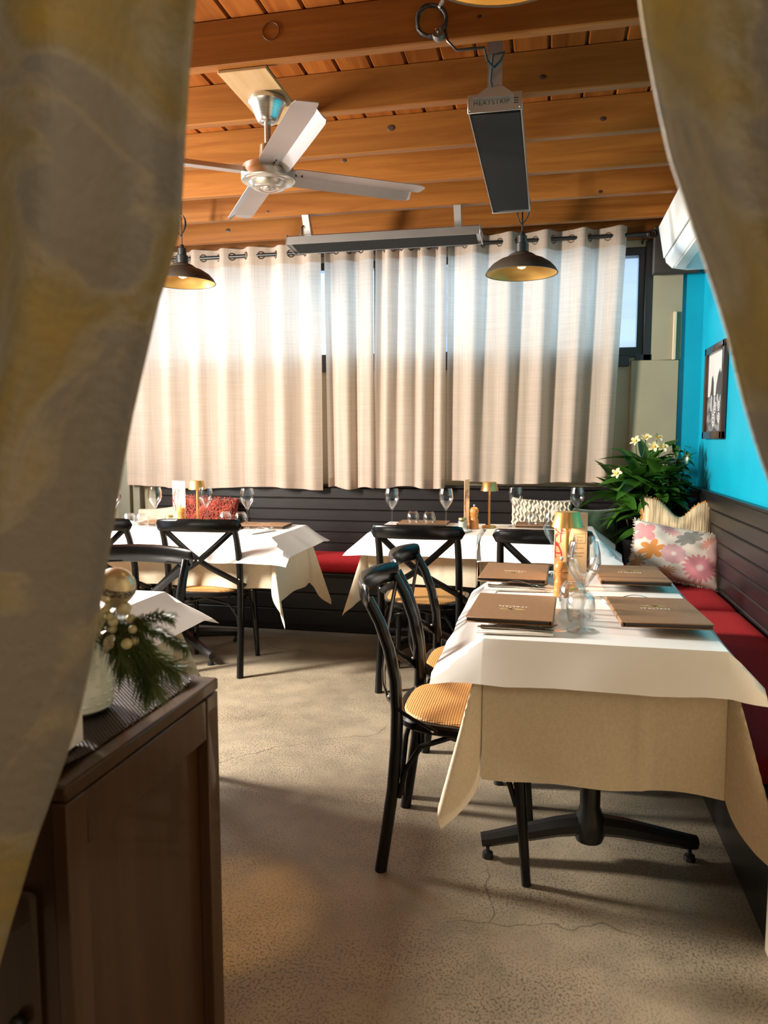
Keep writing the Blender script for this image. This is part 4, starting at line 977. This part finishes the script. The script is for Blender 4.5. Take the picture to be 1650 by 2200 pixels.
# ------------------------------------------------------------------ wall-mounted air conditioner and framed photograph
ac = thing('air_conditioner', (XR + 0.03, 4.38, 2.30), 'white split air conditioner high on the turquoise wall', 'air conditioner')
MB().prism([(0.0, 0.0), (-0.14, 0.0), (-0.225, 0.015), (-0.262, 0.05), (-0.305, 0.265), (-0.29, 0.275), (0.0, 0.275)], 1, -0.42, 0.62).build('body', M_WHITEPL, ac, smooth=30)
MB().prism([(-0.272, 0.075), (-0.278, 0.075), (-0.312, 0.262), (-0.306, 0.262)], 1, -0.41, 0.61).build('front_panel', M_WHITEPL, ac)
MB().box((-0.19, 0.1, 0.004), (0.06, 0.9, 0.012), (0, R(8), 0), bev=0.003).build('louvre', M_WHITEPL, ac)
fr = thing('picture_frame', (XR + 0.028, 4.685, 1.545), 'brown framed black and white coast photograph on the turquoise wall', 'picture')
FW, FH, fb = 0.52, 0.54, 0.045
for c, d in (((-0.013, 0, FH / 2 - fb / 2), (0.026, FW, fb)), ((-0.013, 0, -FH / 2 + fb / 2), (0.026, FW, fb)), ((-0.0132, FW / 2 - fb / 2, 0), (0.0256, fb, FH)), ((-0.0132, -FW / 2 + fb / 2, 0), (0.0256, fb, FH))):
    MB().box(c, d, bev=0.005, seg=2).build('frame_side', mat('mahogany_frame', (0.055, 0.022, 0.014), 0.3, col2=(0.04, 0.016, 0.010), nscale=10, coat=0.3), fr)
MB().box((-0.006, 0, 0), (0.004, FW - 0.06, FH - 0.06)).build('photo_mount', mat('photo_sky_print', (0.56, 0.55, 0.53), 0.6, col2=(0.50, 0.49, 0.47), nscale=2), fr)
iw, ih = FW - 2 * fb, FH - 2 * fb
def flat(poly, name, m, x):
    b = MB(); b.bm.faces.new([b.bm.verts.new((x, y, z)) for y, z in poly]); return b.build(name, m, fr, smooth=0)
M_PDARK = mat('photo_dark_print', (0.035, 0.033, 0.032), 0.6, col2=(0.06, 0.058, 0.055), nscale=20)
M_PGREY = mat('photo_grey_print', (0.22, 0.22, 0.225), 0.6, col2=(0.06, 0.06, 0.065), nscale=22, contrast=(0.45, 0.55))
M_PWHITE = mat('photo_white_print', (0.60, 0.60, 0.60), 0.6)
flat([(-iw / 2, -0.02), (iw / 2, -0.02), (iw / 2, -ih / 2), (-iw / 2, -ih / 2)], 'photo_ground', M_PGREY, -0.0085)
flat([(-0.19, -0.03), (-0.19, 0.06), (-0.15, 0.115), (-0.11, 0.10), (-0.10, 0.125), (-0.06, 0.10), (-0.02, 0.04), (0.0, -0.03)], 'photo_rock', M_PDARK, -0.009)
flat([(0.05, -0.03), (0.06, 0.06), (0.085, 0.10), (0.11, 0.085), (0.125, 0.02), (0.15, -0.03)], 'photo_rock', M_PDARK, -0.009)
for y, z, r in ((-0.14, -0.04, 0.018), (-0.06, -0.035, 0.02), (0.02, -0.04, 0.018), (0.10, -0.035, 0.02), (-0.10, -0.085, 0.03), (0.0, -0.09, 0.034), (0.10, -0.08, 0.028), (0.03, -0.16, 0.038), (-0.11, -0.15, 0.03)):
    for q, mm in ((1.0, M_PWHITE), (0.74, M_PGREY), (0.5, M_PWHITE), (0.28, M_PGREY)):
        flat([(y + q * r * math.cos(2 * PI * i / 14), z + q * r * math.sin(2 * PI * i / 14)) for i in range(14)], 'photo_stone', mm, -0.0095 - 0.0003 * (1 - q))
#SECTION_END

#SECTION_SOFT
# ------------------------------------------------------------------ pillows
def pillow_mesh(w, h, d, seed=0, puff=1.0, lump=0.004, n=30, dent=0.0):
    b = MB(); front = {}; 
    def sh(u, v):
        x = u * w / 2 * (1 - 0.07 * (1 - abs(v)) ** 0 * (1 - v * v) * abs(u) ** 3 * 1.0); z = v * h / 2 * (1 - 0.09 * (1 - u * u) * abs(v) ** 3)
        t = ((1 - u ** 4) * (1 - v ** 4)) ** 0.42 if abs(u) < 1 and abs(v) < 1 else 0.0
        if dent and v > 0.2: z -= dent * (v - 0.2) * math.exp(-(u / 0.35) ** 2)
        return x, z, t
    for s in (-1, 1):
        g = [[None] * (n + 1) for _ in range(n + 1)]
        for i in range(n + 1):
            for j in range(n + 1):
                u, v = -1 + 2 * i / n, -1 + 2 * j / n
                x, z, t = sh(u, v)
                if t == 0.0 and s == 1: g[i][j] = front[(i, j)]; continue
                nz = lump * mnoise.noise(Vector((u * 3 + seed, v * 3, s))) * t * 3
                vert = b.bm.verts.new((x, s * d / 2 * t + nz * s, z)); g[i][j] = vert
                if s == -1: front[(i, j)] = vert
        for i in range(n):
            for j in range(n): b.bm.faces.new((g[i][j], g[i + 1][j], g[i + 1][j + 1], g[i][j + 1]))
    return b
def fringe(parent, w, h, m, name='fringe', step=0.005, ln=0.012, rad=0.0024, seed=1, dent=0.0):
    rnd = random.Random(seed); b = MB()
    def at(u, v):
        x = u * w / 2 * (1 - 0.07 * (1 - v * v) * abs(u) ** 3); z = v * h / 2 * (1 - 0.09 * (1 - u * u) * abs(v) ** 3)
        if dent and v > 0.2: z -= dent * (v - 0.2) * math.exp(-(u / 0.35) ** 2)
        return Vector((x, 0, z))
    def run(f, L, out):
        k = int(L / step)
        for i in range(k):
            p = f(-1 + 2 * i / k); q = p + out * ln * rnd.uniform(0.6, 1.2) + Vector((rnd.uniform(-.005, .005), rnd.uniform(-.007, .007), rnd.uniform(-.005, .005)))
            b.tube([p - out * 0.005, (p + q) / 2 + Vector((0, rnd.uniform(-.005, .005), 0)), q], [rad, rad, rad * 0.6], 5)
    for sg in (-1, 1):
        run(lambda t: at(sg, t), h, Vector((sg, 0, 0))); run(lambda t: at(t, sg), w, Vector((0, 0, sg)))
    o = b.build(name, m, parent, smooth=60); o['kind'] = 'stuff'; return o
M_SHAG = mat('orange_red_shag', (0.42, 0.060, 0.020), 0.9, col2=(0.26, 0.028, 0.012), nscale=40, bump=0.8, bscale=110, sheen=0.4)
M_BEIGEP = mat('beige_cushion_cloth', (0.52, 0.42, 0.31), 0.9, nscale=20, bump=0.1, bscale=150)
M_KNIT = mat('cream_cable_knit', (0.68, 0.60, 0.48), 0.9, col2=(0.56, 0.48, 0.37), nscale=30, bump=0.6, bscale=90)
M_GREENP = mat('dark_green_velvet', (0.022, 0.060, 0.022), 0.85, col2=(0.014, 0.040, 0.015), nscale=60, bump=0.3, sheen=0.3)
M_TAN = mat('tan_rib_knit', (0.62, 0.48, 0.30), 0.9, col2=(0.40, 0.28, 0.15), nscale=12, stretch=(13, 0.6, 0.5), contrast=(0.42, 0.55), bump=0.5, bscale=12)
M_OCHRE = mat('ochre_fringe', (0.50, 0.24, 0.06), 0.9, nscale=40)
M_IVORY = mat('ivory_fringe', (0.66, 0.58, 0.48), 0.9, nscale=40)
def floral_material():
    m = bpy.data.materials.new('floral_print'); m.use_nodes = True; nt, p = nodes_of(m)
    p.inputs['Roughness'].default_value = 0.9; p.inputs['Specular IOR Level'].default_value = 0.2
    tc = nt.nodes.new('ShaderNodeTexCoord'); sp = nt.nodes.new('ShaderNodeSeparateXYZ'); nt.links.new(tc.outputs['Object'], sp.inputs[0])
    def math_(op, a, b=None):
        n = nt.nodes.new('ShaderNodeMath'); n.operation = op
        for i, v in enumerate((a, b)):
            if v is None: continue
            if isinstance(v, (int, float)): n.inputs[i].default_value = v
            else: nt.links.new(v, n.inputs[i])
        return n.outputs[0]
    prev = None
    def layer(mask, col):
        nonlocal prev
        mx = nt.nodes.new('ShaderNodeMixRGB'); nt.links.new(mask, mx.inputs[0])
        if prev is None: mx.inputs[1].default_value = (0.62, 0.54, 0.46, 1)
        else: nt.links.new(prev, mx.inputs[1])
        mx.inputs[2].default_value = (*col, 1); prev = mx.outputs[0]
    def bloom(cx, cz, r, petals, depth, col, sx=1.0, rot=0.0, duty=0.0):
        dx0 = math_('SUBTRACT', sp.outputs[0], cx); dz0 = math_('SUBTRACT', sp.outputs[2], cz)
        c, s_ = math.cos(rot), math.sin(rot)
        dx = math_('ADD', math_('MULTIPLY', dx0, c), math_('MULTIPLY', dz0, s_)); dz = math_('SUBTRACT', math_('MULTIPLY', dz0, c), math_('MULTIPLY', dx0, s_))
        dz = math_('MULTIPLY', dz, sx)
        d = math_('SQRT', math_('ADD', math_('MULTIPLY', dx, dx), math_('MULTIPLY', dz, dz)))
        a = math_('MULTIPLY', math_('ARCTAN2', dz, dx), petals)
        rim = math_('ADD', r * (1 - depth), math_('MULTIPLY', math_('ABSOLUTE', math_('COSINE', a)), r * depth))
        mr = nt.nodes.new('ShaderNodeMapRange'); mr.inputs[1].default_value = -0.002; mr.inputs[2].default_value = 0.002
        nt.links.new(math_('SUBTRACT', rim, d), mr.inputs[0]); layer(mr.outputs[0], col)
    bloom(-0.185, 0.085, 0.060, 2, 0.5, (0.60, 0.25, 0.25), 0.9, 0.8)
    bloom(-0.06, 0.115, 0.075, 9, 0.6, (0.55, 0.28, 0.27), 2.2, -0.4)
    bloom(0.045, 0.085, 0.085, 4, 0.35, (0.26, 0.25, 0.22), 2.1, 0.55)
    bloom(-0.14, -0.02, 0.075, 3, 0.55, (0.56, 0.22, 0.06), 1.25, 0.4)
    bloom(-0.20, -0.10, 0.060, 5, 0.6, (0.42, 0.25, 0.12), 1.5, 0.9)
    bloom(0.145, 0.075, 0.065, 7, 0.65, (0.60, 0.27, 0.20), 2.3, 0.8)
    bloom(-0.025, -0.025, 0.066, 6, 0.12, (0.55, 0.32, 0.33), 1.15)
    bloom(-0.025, -0.025, 0.014, 6, 0.3, (0.66, 0.52, 0.48))
    bloom(0.20, 0.02, 0.065, 6, 0.2, (0.58, 0.37, 0.34), 0.75)
    bloom(0.115, -0.075, 0.092, 9, 0.28, (0.56, 0.22, 0.25), 1.2)
    bloom(0.115, -0.075, 0.022, 8, 0.6, (0.66, 0.50, 0.47))
    bloom(-0.055, -0.125, 0.060, 6, 0.6, (0.45, 0.25, 0.16), 2.2, 0.3)
    n = nt.nodes.new('ShaderNodeTexNoise'); n.inputs['Scale'].default_value = 300; nt.links.new(tc.outputs['Object'], n.inputs['Vector'])
    bp = nt.nodes.new('ShaderNodeBump'); bp.inputs['Strength'].default_value = 0.15; bp.inputs['Distance'].default_value = 0.004
    nt.links.new(n.outputs['Fac'], bp.inputs['Height']); nt.links.new(bp.outputs[0], p.inputs['Normal'])
    nt.links.new(prev, p.inputs['Base Color']); return m
M_FLORAL = floral_material()
def pillow(loc, rot, w, h, d, m, label, seed, lump=0.004, dent=0.0):
    t = thing('throw_pillow', loc, label, 'pillow', 'throw pillows on the benches'); t.rotation_euler = rot
    pillow_mesh(w, h, d, seed, lump=lump, dent=dent).build('cover', m, t, smooth=80); return t
BZ = 0.482
p = pillow((-2.40, 5.045, BZ + 0.195), (R(-14), R(3), 0), 0.44, 0.38, 0.15, M_SHAG, 'orange-red shaggy pillow on the back bench', 1, 0.010)
rnd = random.Random(3); b = MB()
for i in range(2200):
    u, v = rnd.uniform(-0.96, 0.96), rnd.uniform(-0.96, 0.98); t_ = ((1 - u ** 4) * (1 - v ** 4)) ** 0.42
    q = Vector((u * 0.22, -0.075 * t_, v * 0.19)); e = q + Vector((rnd.uniform(-.012, .012), -0.010, rnd.uniform(-.018, .010)))
    b.tube([q, (q + e) / 2 + Vector((0, -0.006, 0)), e], [0.0030, 0.0028, 0.0014], 4, cap=False)
sg = b.build('shag_pile', M_SHAG, p, smooth=60); sg['kind'] = 'stuff'
pillow((-2.785, 5.06, BZ + 0.15), (R(-12), R(-6), 0), 0.36, 0.30, 0.13, M_BEIGEP, 'plain beige pillow at the left end of the back bench', 2)
p = pillow((-0.04, 5.045, BZ + 0.215), (R(-14), R(2), 0), 0.40, 0.39, 0.15, M_KNIT, 'cream cable-knit pillow on the back bench', 5, 0.008)
b = MB()
for k in range(15):
    x0 = -0.175 + 0.025 * k; pts = []
    for i in range(26):
        v = -0.93 + 1.86 * i / 25; x = x0 + 0.0075 * math.sin(i * 1.7 + k * 2.1); u = x / 0.20; t_ = max(0, (1 - min(1, abs(u)) ** 4) * (1 - v ** 4)) ** 0.42
        pts.append((x, -0.076 * t_ - 0.002 - 0.004 * math.sin(i * 1.7 + k), v * 0.18))
    b.tube(pts, 0.0085, 6)
b.build('cable_stitch', M_KNIT, p, smooth=80)
pillow((0.305, 5.02, BZ + 0.175), (R(-14), 0, R(4)), 0.30, 0.36, 0.13, M_GREENP, 'dark green pillow beside the plant', 6)
p = pillow((0.735, 4.560, BZ + 0.235), (R(-22), R(3), R(-6)), 0.42, 0.46, 0.16, M_TAN, 'tan ribbed knit pillow with ochre fringe behind the floral one', 7, dent=0.13)
fringe(p, 0.42, 0.46, M_OCHRE, seed=5, dent=0.13, ln=0.010, rad=0.004)
p = pillow((0.700, 4.335, BZ + 0.160), (R(-30), R(9), R(-4)), 0.49, 0.33, 0.14, M_FLORAL, 'pink and orange floral pillow with ivory fringe on the red bench', 8)
fringe(p, 0.49, 0.33, M_IVORY, seed=6)

# ------------------------------------------------------------------ plants in the corner
def leaf_mesh(L, Wd, curl, fold, n=8, m=None, name='leaf'):
    b = MB(); rows = []
    for i in range(n + 1):
        u = i / n; wv = Wd / 2 * math.sin(PI * u ** 0.85) ** 0.8 if 0 < u < 1 else 0.0
        y = L * u; z = -curl * L * u * u
        rows.append([(-wv, y, z + fold * wv), (0, y, z), (wv, y, z + fold * wv)])
    V = []
    for i, r in enumerate(rows):
        if i in (0, n): v = b.bm.verts.new(r[1]); V.append([v, v, v])
        else: V.append([b.bm.verts.new(p) for p in r])
    for i in range(n):
        for j in range(2):
            q = [V[i][j], V[i][j + 1], V[i + 1][j + 1], V[i + 1][j]]; q2 = []
            for x in q:
                if x not in q2: q2.append(x)
            if len(q2) > 2: b.bm.faces.new(q2)
    bmesh.ops.recalc_face_normals(b.bm, faces=b.bm.faces[:])
    me = bpy.data.meshes.new(name); b.bm.to_mesh(me); b.bm.free(); me.materials.append(m)
    me.polygons.foreach_set('use_smooth', [True] * len(me.polygons))
    return me
big = [leaf_mesh(0.21, 0.072, 0.25, 0.35, m=M_LEAF), leaf_mesh(0.24, 0.080, 0.45, 0.3, m=M_LEAF), leaf_mesh(0.17, 0.062, 0.12, 0.4, m=M_LEAF)]
small = [leaf_mesh(0.062, 0.034, 0.2, 0.25, 5, M_LEAF2), leaf_mesh(0.075, 0.036, 0.35, 0.3, 5, M_LEAF2), leaf_mesh(0.05, 0.03, 0.1, 0.2, 5, M_LEAF2)]
M_POT = mat('dark_glazed_pot', (0.03, 0.028, 0.026), 0.4)
rnd = random.Random(11)
def dirrot(d, roll=0.0):
    d = Vector(d).normalized(); q = d.to_track_quat('Y', 'Z'); return (q.to_matrix() @ Matrix.Rotation(roll, 3, 'Y')).to_euler()
pl = thing('plumeria_plant', (0.565, 4.965, 0.482), 'plumeria plant with cream flowers and long leaves in the corner', 'plant')
MB().lathe([(0, 0), (0.075, 0), (0.095, 0.16), (0.10, 0.165), (0.092, 0.165), (0.086, 0.15), (0, 0.15)], 24).build('pot', M_POT, pl)
heads = [(0.03, -0.04, 0.63), (-0.12, -0.12, 0.45), (-0.02, -0.16, 0.54), (0.08, -0.17, 0.36), (0.14, -0.10, 0.52), (0.03, -0.10, 0.44), (0.05, -0.18, 0.26), (0.0, -0.20, 0.34), (0.09, -0.20, 0.46)]
for i, h in enumerate(heads):
    MB().tube([(0, 0, 0.14), (h[0] * 0.5, h[1] * 0.4, h[2] * 0.55), h], [0.009, 0.008, 0.006], 7).build('stem', M_STEM, pl)
    n = 14
    for k in range(n):
        a = 2 * PI * k / n * 1.9 + i; el = 0.85 - 1.15 * k / n
        d = Vector((math.cos(a) * math.cos(el), math.sin(a) * math.cos(el), math.sin(el)))
        if d.y > 0.35: d.y *= 0.3
        if d.x > 0: d.x *= max(0.05, min(1.0, (0.30 - h[0]) / 0.30))
        link_mesh('leaf', big[k % 3], pl, h, dirrot(d, rnd.uniform(-0.4, 0.4)), (rnd.uniform(0.95, 1.3),) * 3)
def flower(parent, loc, d, s=1.0):
    b = MB()
    for k in range(5):
        a = 2 * PI * k / 5; rows = []
        for i in range(5):
            u = i / 4; wv = 0.0135 * math.sin(PI * (0.12 + 0.80 * u)) ; r = 0.004 + 0.030 * u; z = 0.012 * u * (1.6 - u)
            c = Vector((r * math.cos(a), r * math.sin(a), z)); t = Vector((-math.sin(a), math.cos(a), 0.25))
            rows.append([b.bm.verts.new(c - t * wv * 0.5), b.bm.verts.new(c + Vector((0, 0, -0.002))), b.bm.verts.new(c + t * wv * 1.0)])
        for i in range(4):
            for j in range(2): b.bm.faces.new((rows[i][j], rows[i][j + 1], rows[i + 1][j + 1], rows[i + 1][j]))
    q = Vector(d).normalized().to_track_quat('Z', 'Y').to_euler()
    o = b.build('flower', M_PETAL, parent, smooth=60, loc=loc); o.rotation_euler = q; o.scale = (s, s, s)
    MB().lathe([(0, 0.006), (0.009, 0.009), (0.004, 0.0), (0, -0.01)], 10).build('flower_eye', M_YELLOW, o)
for loc, d in (((0.055, -0.16, 0.745), (-0.1, -1, 0.5)), ((0.105, -0.17, 0.745), (0.2, -1, 0.5)), ((0.02, -0.08, 0.80), (-0.2, -0.6, 0.9)), ((0.085, -0.09, 0.80), (0.3, -0.7, 0.8)), ((-0.04, -0.08, 0.78), (-0.6, -0.7, 0.6)), ((-0.155, -0.20, 0.585), (-0.5, -0.9, 0.5))):
    flower(pl, loc, d, 1.08); MB().tube([(loc[0], loc[1], loc[2]), (loc[0] * 0.8, loc[1] * 0.8, loc[2] - 0.07), (0.0, -0.03, loc[2] - 0.18)], 0.003, 6).build('flower_stalk', M_LEAF, pl)
sh = thing('leafy_shrub', (0.795, 4.975, 0.482), 'bushy glossy small-leaved plant against the turquoise wall', 'plant')
MB().lathe([(0, 0), (0.06, 0), (0.075, 0.12), (0.078, 0.125), (0.07, 0.125), (0.066, 0.11), (0, 0.11)], 20).build('pot', M_POT, sh)
for k in range(26):
    a = 2 * PI * k * 0.618; r = 0.125 * math.sqrt((k + 0.5) / 26); top = Vector((r * math.cos(a) * 0.55 - 0.02, r * math.sin(a) * 0.9 - 0.06, 0.80 - 0.9 * r - 0.05 * (k % 4)))
    if k % 3 == 0: top = Vector((-0.10 + 0.07 * (k % 2), -0.24, 0.42 + 0.045 * (k % 5)))
    mid = Vector((top.x * 0.4, top.y * 0.4, top.z * 0.55)); pts = [Vector((0, 0, 0.1)), mid, top]
    MB().tube(pts, [0.005, 0.004, 0.002], 6).build('stem', M_STEM, sh)
    for j in range(13):
        f = 0.30 + 0.72 * j / 12; p0 = (1 - f) ** 2 * pts[0] + 2 * f * (1 - f) * pts[1] * 1.0 + f * f * pts[2]
        an = j * 2.4 + k; d = Vector((math.cos(an), math.sin(an) - 0.3, rnd.uniform(-0.5, 0.5)))
        if d.x > 0 and p0.x > 0.02: d.x *= 0.15
        if d.y > 0.3: d.y = 0.1
        link_mesh('leaf', small[(j + k) % 3], sh, p0, dirrot(d, rnd.uniform(-0.5, 0.5)), (rnd.uniform(0.9, 1.35),) * 3)

# ------------------------------------------------------------------ cabinet in the entrance with its vase
cab = thing('cabinet', (-1.04, 0.997, 0), 'dark walnut cabinet in the lower left foreground', 'cabinet')
cw, cd, ch = 0.95, 0.436, 0.85
MB().box((0, 0, ch - 0.011), (cw, cd, 0.022), bev=0.003).build('top', M_CABINET, cab)
MB().box((-0.01, 0, 0.43), (cw - 0.045, cd - 0.03, 0.79)).build('body', M_CABINET, cab)
for y in (-cd / 2 + 0.022, cd / 2 - 0.022): MB().box((cw / 2 - 0.012, y, (ch - 0.024) / 2), (0.022, 0.042, ch - 0.024), bev=0.002).build('stile', M_CABINET, cab)
MB().box((cw / 2 - 0.013, 0, ch - 0.062), (0.020, cd - 0.09, 0.072), bev=0.002).build('rail', M_CABINET, cab)
MB().box((cw / 2 - 0.013, 0, 0.06), (0.020, cd - 0.09, 0.10), bev=0.002).build('rail', M_CABINET, cab)
MB().box((cw / 2 - 0.027, 0, 0.43), (0.010, cd - 0.08, 0.74)).build('side_panel', M_CABINET, cab)
dr = MB().box((0.20, -cd / 2 + 0.012, 0.37), (0.44, 0.018, 0.66), bev=0.006).build('door', M_CABINET, cab); MB().sphere((0.395, -cd / 2 - 0.006, 0.53), 0.011, 12, 8).build('knob', M_BLACKMETAL, dr)
dr = MB().box((-0.25, -cd / 2 + 0.012, 0.37), (0.44, 0.018, 0.66), bev=0.006).build('door', M_CABINET, cab); MB().sphere((-0.06, -cd / 2 - 0.006, 0.53), 0.011, 12, 8).build('knob', M_BLACKMETAL, dr)
# woven mat
M_MAT = mat('black_woven_cord', (0.012, 0.009, 0.008), 0.36, col2=(0.020, 0.013, 0.010), nscale=40, spec=0.4)
def matz(u, v):
    x = -0.985 + 0.392 * u; y = 0.790 + 0.410 * v
    e = 0.0014 * abs(math.sin(PI * 120 * v)) * (0.55 + 0.45 * math.sin(2 * PI * 56 * u + PI * int(120 * v)))
    wob = 0.006 * max(0, math.sin(7 * v + 1.2)) ** 4 * u ** 8
    return Vector((x + 0.0015 * math.sin(240 * v) * (u > 0.985), y, 0.8518 + e + wob))
o = MB().grid(matz, 280, 480).build('woven_mat', M_MAT, smooth=80); tag(o, 'black woven cord mat on the cabinet top', 'mat')
# vase with raised dashes
va = thing('vase', (-0.703, 1.010, 0.8555), 'pale celadon vase with raised dashes on the cabinet', 'vase')
MB().lathe([(0, 0), (0.042, 0), (0.050, 0.006), (0.053, 0.03), (0.051, 0.08), (0.046, 0.125), (0.044, 0.150), (0.041, 0.150), (0.043, 0.12), (0.047, 0.03), (0, 0.012)], 40).build('body', M_VASE, va)
dash = MB().sphere((0, 0, 0), 0.006, 8, 6, (0.35, 1.0, 0.45)).build('raised_dash', M_VASE, va); dm = dash.data; first = True
for r_ in range(9):
    for k in range(16):
        a = 2 * PI * (k + 0.5 * (r_ % 2)) / 16
        if math.cos(a - 0.2) < -0.2: continue
        z = 0.016 + 0.0145 * r_; rad = 0.0525 - 0.05 * max(0, z - 0.03) * 0.95 if z > 0.03 else 0.0515
        o = dash if first else link_mesh('raised_dash', dm, va); first = False
        o.location = (rad * math.cos(a), rad * math.sin(a), z); o.rotation_euler = (0, 0, a)
wb_ = thing('tissue_box', (-0.668, 0.858, 0.8555), 'small off-white box beside the vase on the woven mat', 'box')
MB().box((0, 0, 0.0235), (0.105, 0.070, 0.047), (0, 0, R(4)), bev=0.003).build('body', M_PLATE, wb_)
MB().box((0, 0, 0.047), (0.06, 0.015, 0.003), (0, 0, R(4)), bev=0.001).build('slot', M_NAPKIN, wb_)
M_BAUBLE = mat('champagne_bauble', (0.60, 0.50, 0.33), 0.30, 0.55, col2=(0.50, 0.42, 0.28), nscale=4)
ba = thing('bauble', (-0.617, 0.985, 1.055), 'champagne gold bauble with glitter band above the vase', 'bauble')
MB().sphere((0, 0, 0), 0.0285, 32, 20).build('ball', M_BAUBLE, ba)
bb = MB(); 
bb.lathe([(0.0277, -0.0065), (0.0292, -0.0035), (0.0294, 0.0015), (0.0284, 0.0045)], 40, (0, 0, 0), Matrix.Rotation(R(17), 3, 'Y') @ Matrix.Rotation(R(4), 3, 'X'))
bb.build('glitter_band', mat('dark_glitter', (0.16, 0.13, 0.09), 0.35, 0.6, col2=(0.5, 0.44, 0.34), nscale=260, contrast=(0.45, 0.5), bump=0.8, bscale=500), ba)
be = thing('berry_cluster', (-0.605, 0.978, 1.005), 'cluster of pale berries below the bauble', 'berries')
M_BERRY = mat('pale_berry', (0.52, 0.46, 0.27), 0.4, col2=(0.42, 0.36, 0.20), nscale=60)
rnd = random.Random(21); bm_ = None
for k in range(26):
    loc = (rnd.uniform(-0.050, 0.030), rnd.uniform(-0.030, 0.02), rnd.uniform(-0.030, 0.026))
    if bm_ is None: o = MB().sphere((0, 0, 0), 0.0078, 12, 8).build('berry', M_BERRY, be); bm_ = o.data
    else: o = link_mesh('berry', bm_, be)
    o.location = loc; s_ = rnd.uniform(0.7, 1.1); o.scale = (s_, s_, s_)
b = MB()
for k in range(14): b.tube([(-0.03, 0.0, -0.04), (rnd.uniform(-0.04, 0.02), rnd.uniform(-0.02, 0.01), rnd.uniform(-0.03, 0.02))], 0.0012, 5)
b.build('twigs', M_STEM, be)
lf = leaf_mesh(0.032, 0.016, 0.2, 0.3, 5, mat('frosted_leaf', (0.20, 0.20, 0.13), 0.5, col2=(0.4, 0.38, 0.28), nscale=120))
for k in range(7): link_mesh('leaf', lf, be, (rnd.uniform(-0.045, 0.02), -0.02, rnd.uniform(-0.02, 0.03)), dirrot((rnd.uniform(-1, 1), -0.6, rnd.uniform(-1, 1))))
def sprig(pts, ln, dens, label, seed, droop=0.4):
    t = thing('pine_sprig', pts[0], label, 'pine sprig', 'pine sprigs in the vase')
    P = [Vector(p) - Vector(pts[0]) for p in pts]; rnd = random.Random(seed)
    MB().tube(P, [0.0024, 0.002, 0.0016, 0.001][:len(P)], 6).build('twig', M_STEM, t)
    b = MB(); seg = []
    n = int(sum((P[i + 1] - P[i]).length for i in range(len(P) - 1)) * dens)
    for i in range(n):
        u = i / n * (len(P) - 1); k = min(int(u), len(P) - 2); f = u - k; p = P[k].lerp(P[k + 1], f); d = (P[k + 1] - P[k]).normalized()
        a = rnd.uniform(0, 2 * PI); ax = d.orthogonal().normalized(); ax = Matrix.Rotation(a, 3, d) @ ax
        dirn = (d * rnd.uniform(0.5, 1.0) + ax * rnd.uniform(0.6, 1.0) + Vector((0, 0, -droop * rnd.uniform(0.2, 1)))).normalized()
        L = ln * rnd.uniform(0.7, 1.15)
        side = dirn.orthogonal().normalized() * 0.00055
        v = [b.bm.verts.new(p - side), b.bm.verts.new(p + side), b.bm.verts.new(p + dirn * L * 0.6 + side * 0.9 + Vector((0, 0, -L * 0.05))), b.bm.verts.new(p + dirn * L + Vector((0, 0, -L * 0.16))), b.bm.verts.new(p + dirn * L * 0.6 - side * 0.9 + Vector((0, 0, -L * 0.05)))]
        b.bm.faces.new(v)
    nd = b.build('needles', M_PINE, t, smooth=0); nd['kind'] = 'stuff'; return t
sprig([(-0.660, 1.00, 1.005), (-0.615, 0.985, 0.985), (-0.575, 0.975, 0.945), (-0.555, 0.97, 0.915)], 0.045, 5200, 'long-needled pine sprig drooping lowest over the mat', 1, 0.9)
sprig([(-0.640, 0.99, 1.010), (-0.590, 0.985, 1.002), (-0.545, 0.985, 0.990), (-0.508, 0.985, 0.968)], 0.017, 5200, 'short-needled pine sprig reaching furthest right', 2, 0.1)
sprig([(-0.600, 0.985, 1.000), (-0.570, 0.985, 1.010), (-0.545, 0.985, 1.016), (-0.530, 0.985, 1.013)], 0.016, 5200, 'short pine sprig pointing at the white paper corner', 3, 0.1)
sprig([(-0.640, 0.985, 1.000), (-0.590, 0.985, 0.992), (-0.568, 0.985, 0.968), (-0.560, 0.98, 0.935)], 0.022, 5200, 'short-needled pine sprig hanging in the middle', 4, 0.3)
sprig([(-0.640, 0.985, 1.000), (-0.618, 0.975, 0.985), (-0.602, 0.965, 0.965), (-0.592, 0.96, 0.945)], 0.040, 4200, 'long-needled pine sprig falling close to the vase', 5, 1.2)
sprig([(-0.600, 0.98, 0.985), (-0.570, 0.98, 0.960), (-0.545, 0.98, 0.945), (-0.525, 0.985, 0.938)], 0.040, 4200, 'long-needled pine sprig fanning right above the mat edge', 6, 0.5)
#SECTION_END
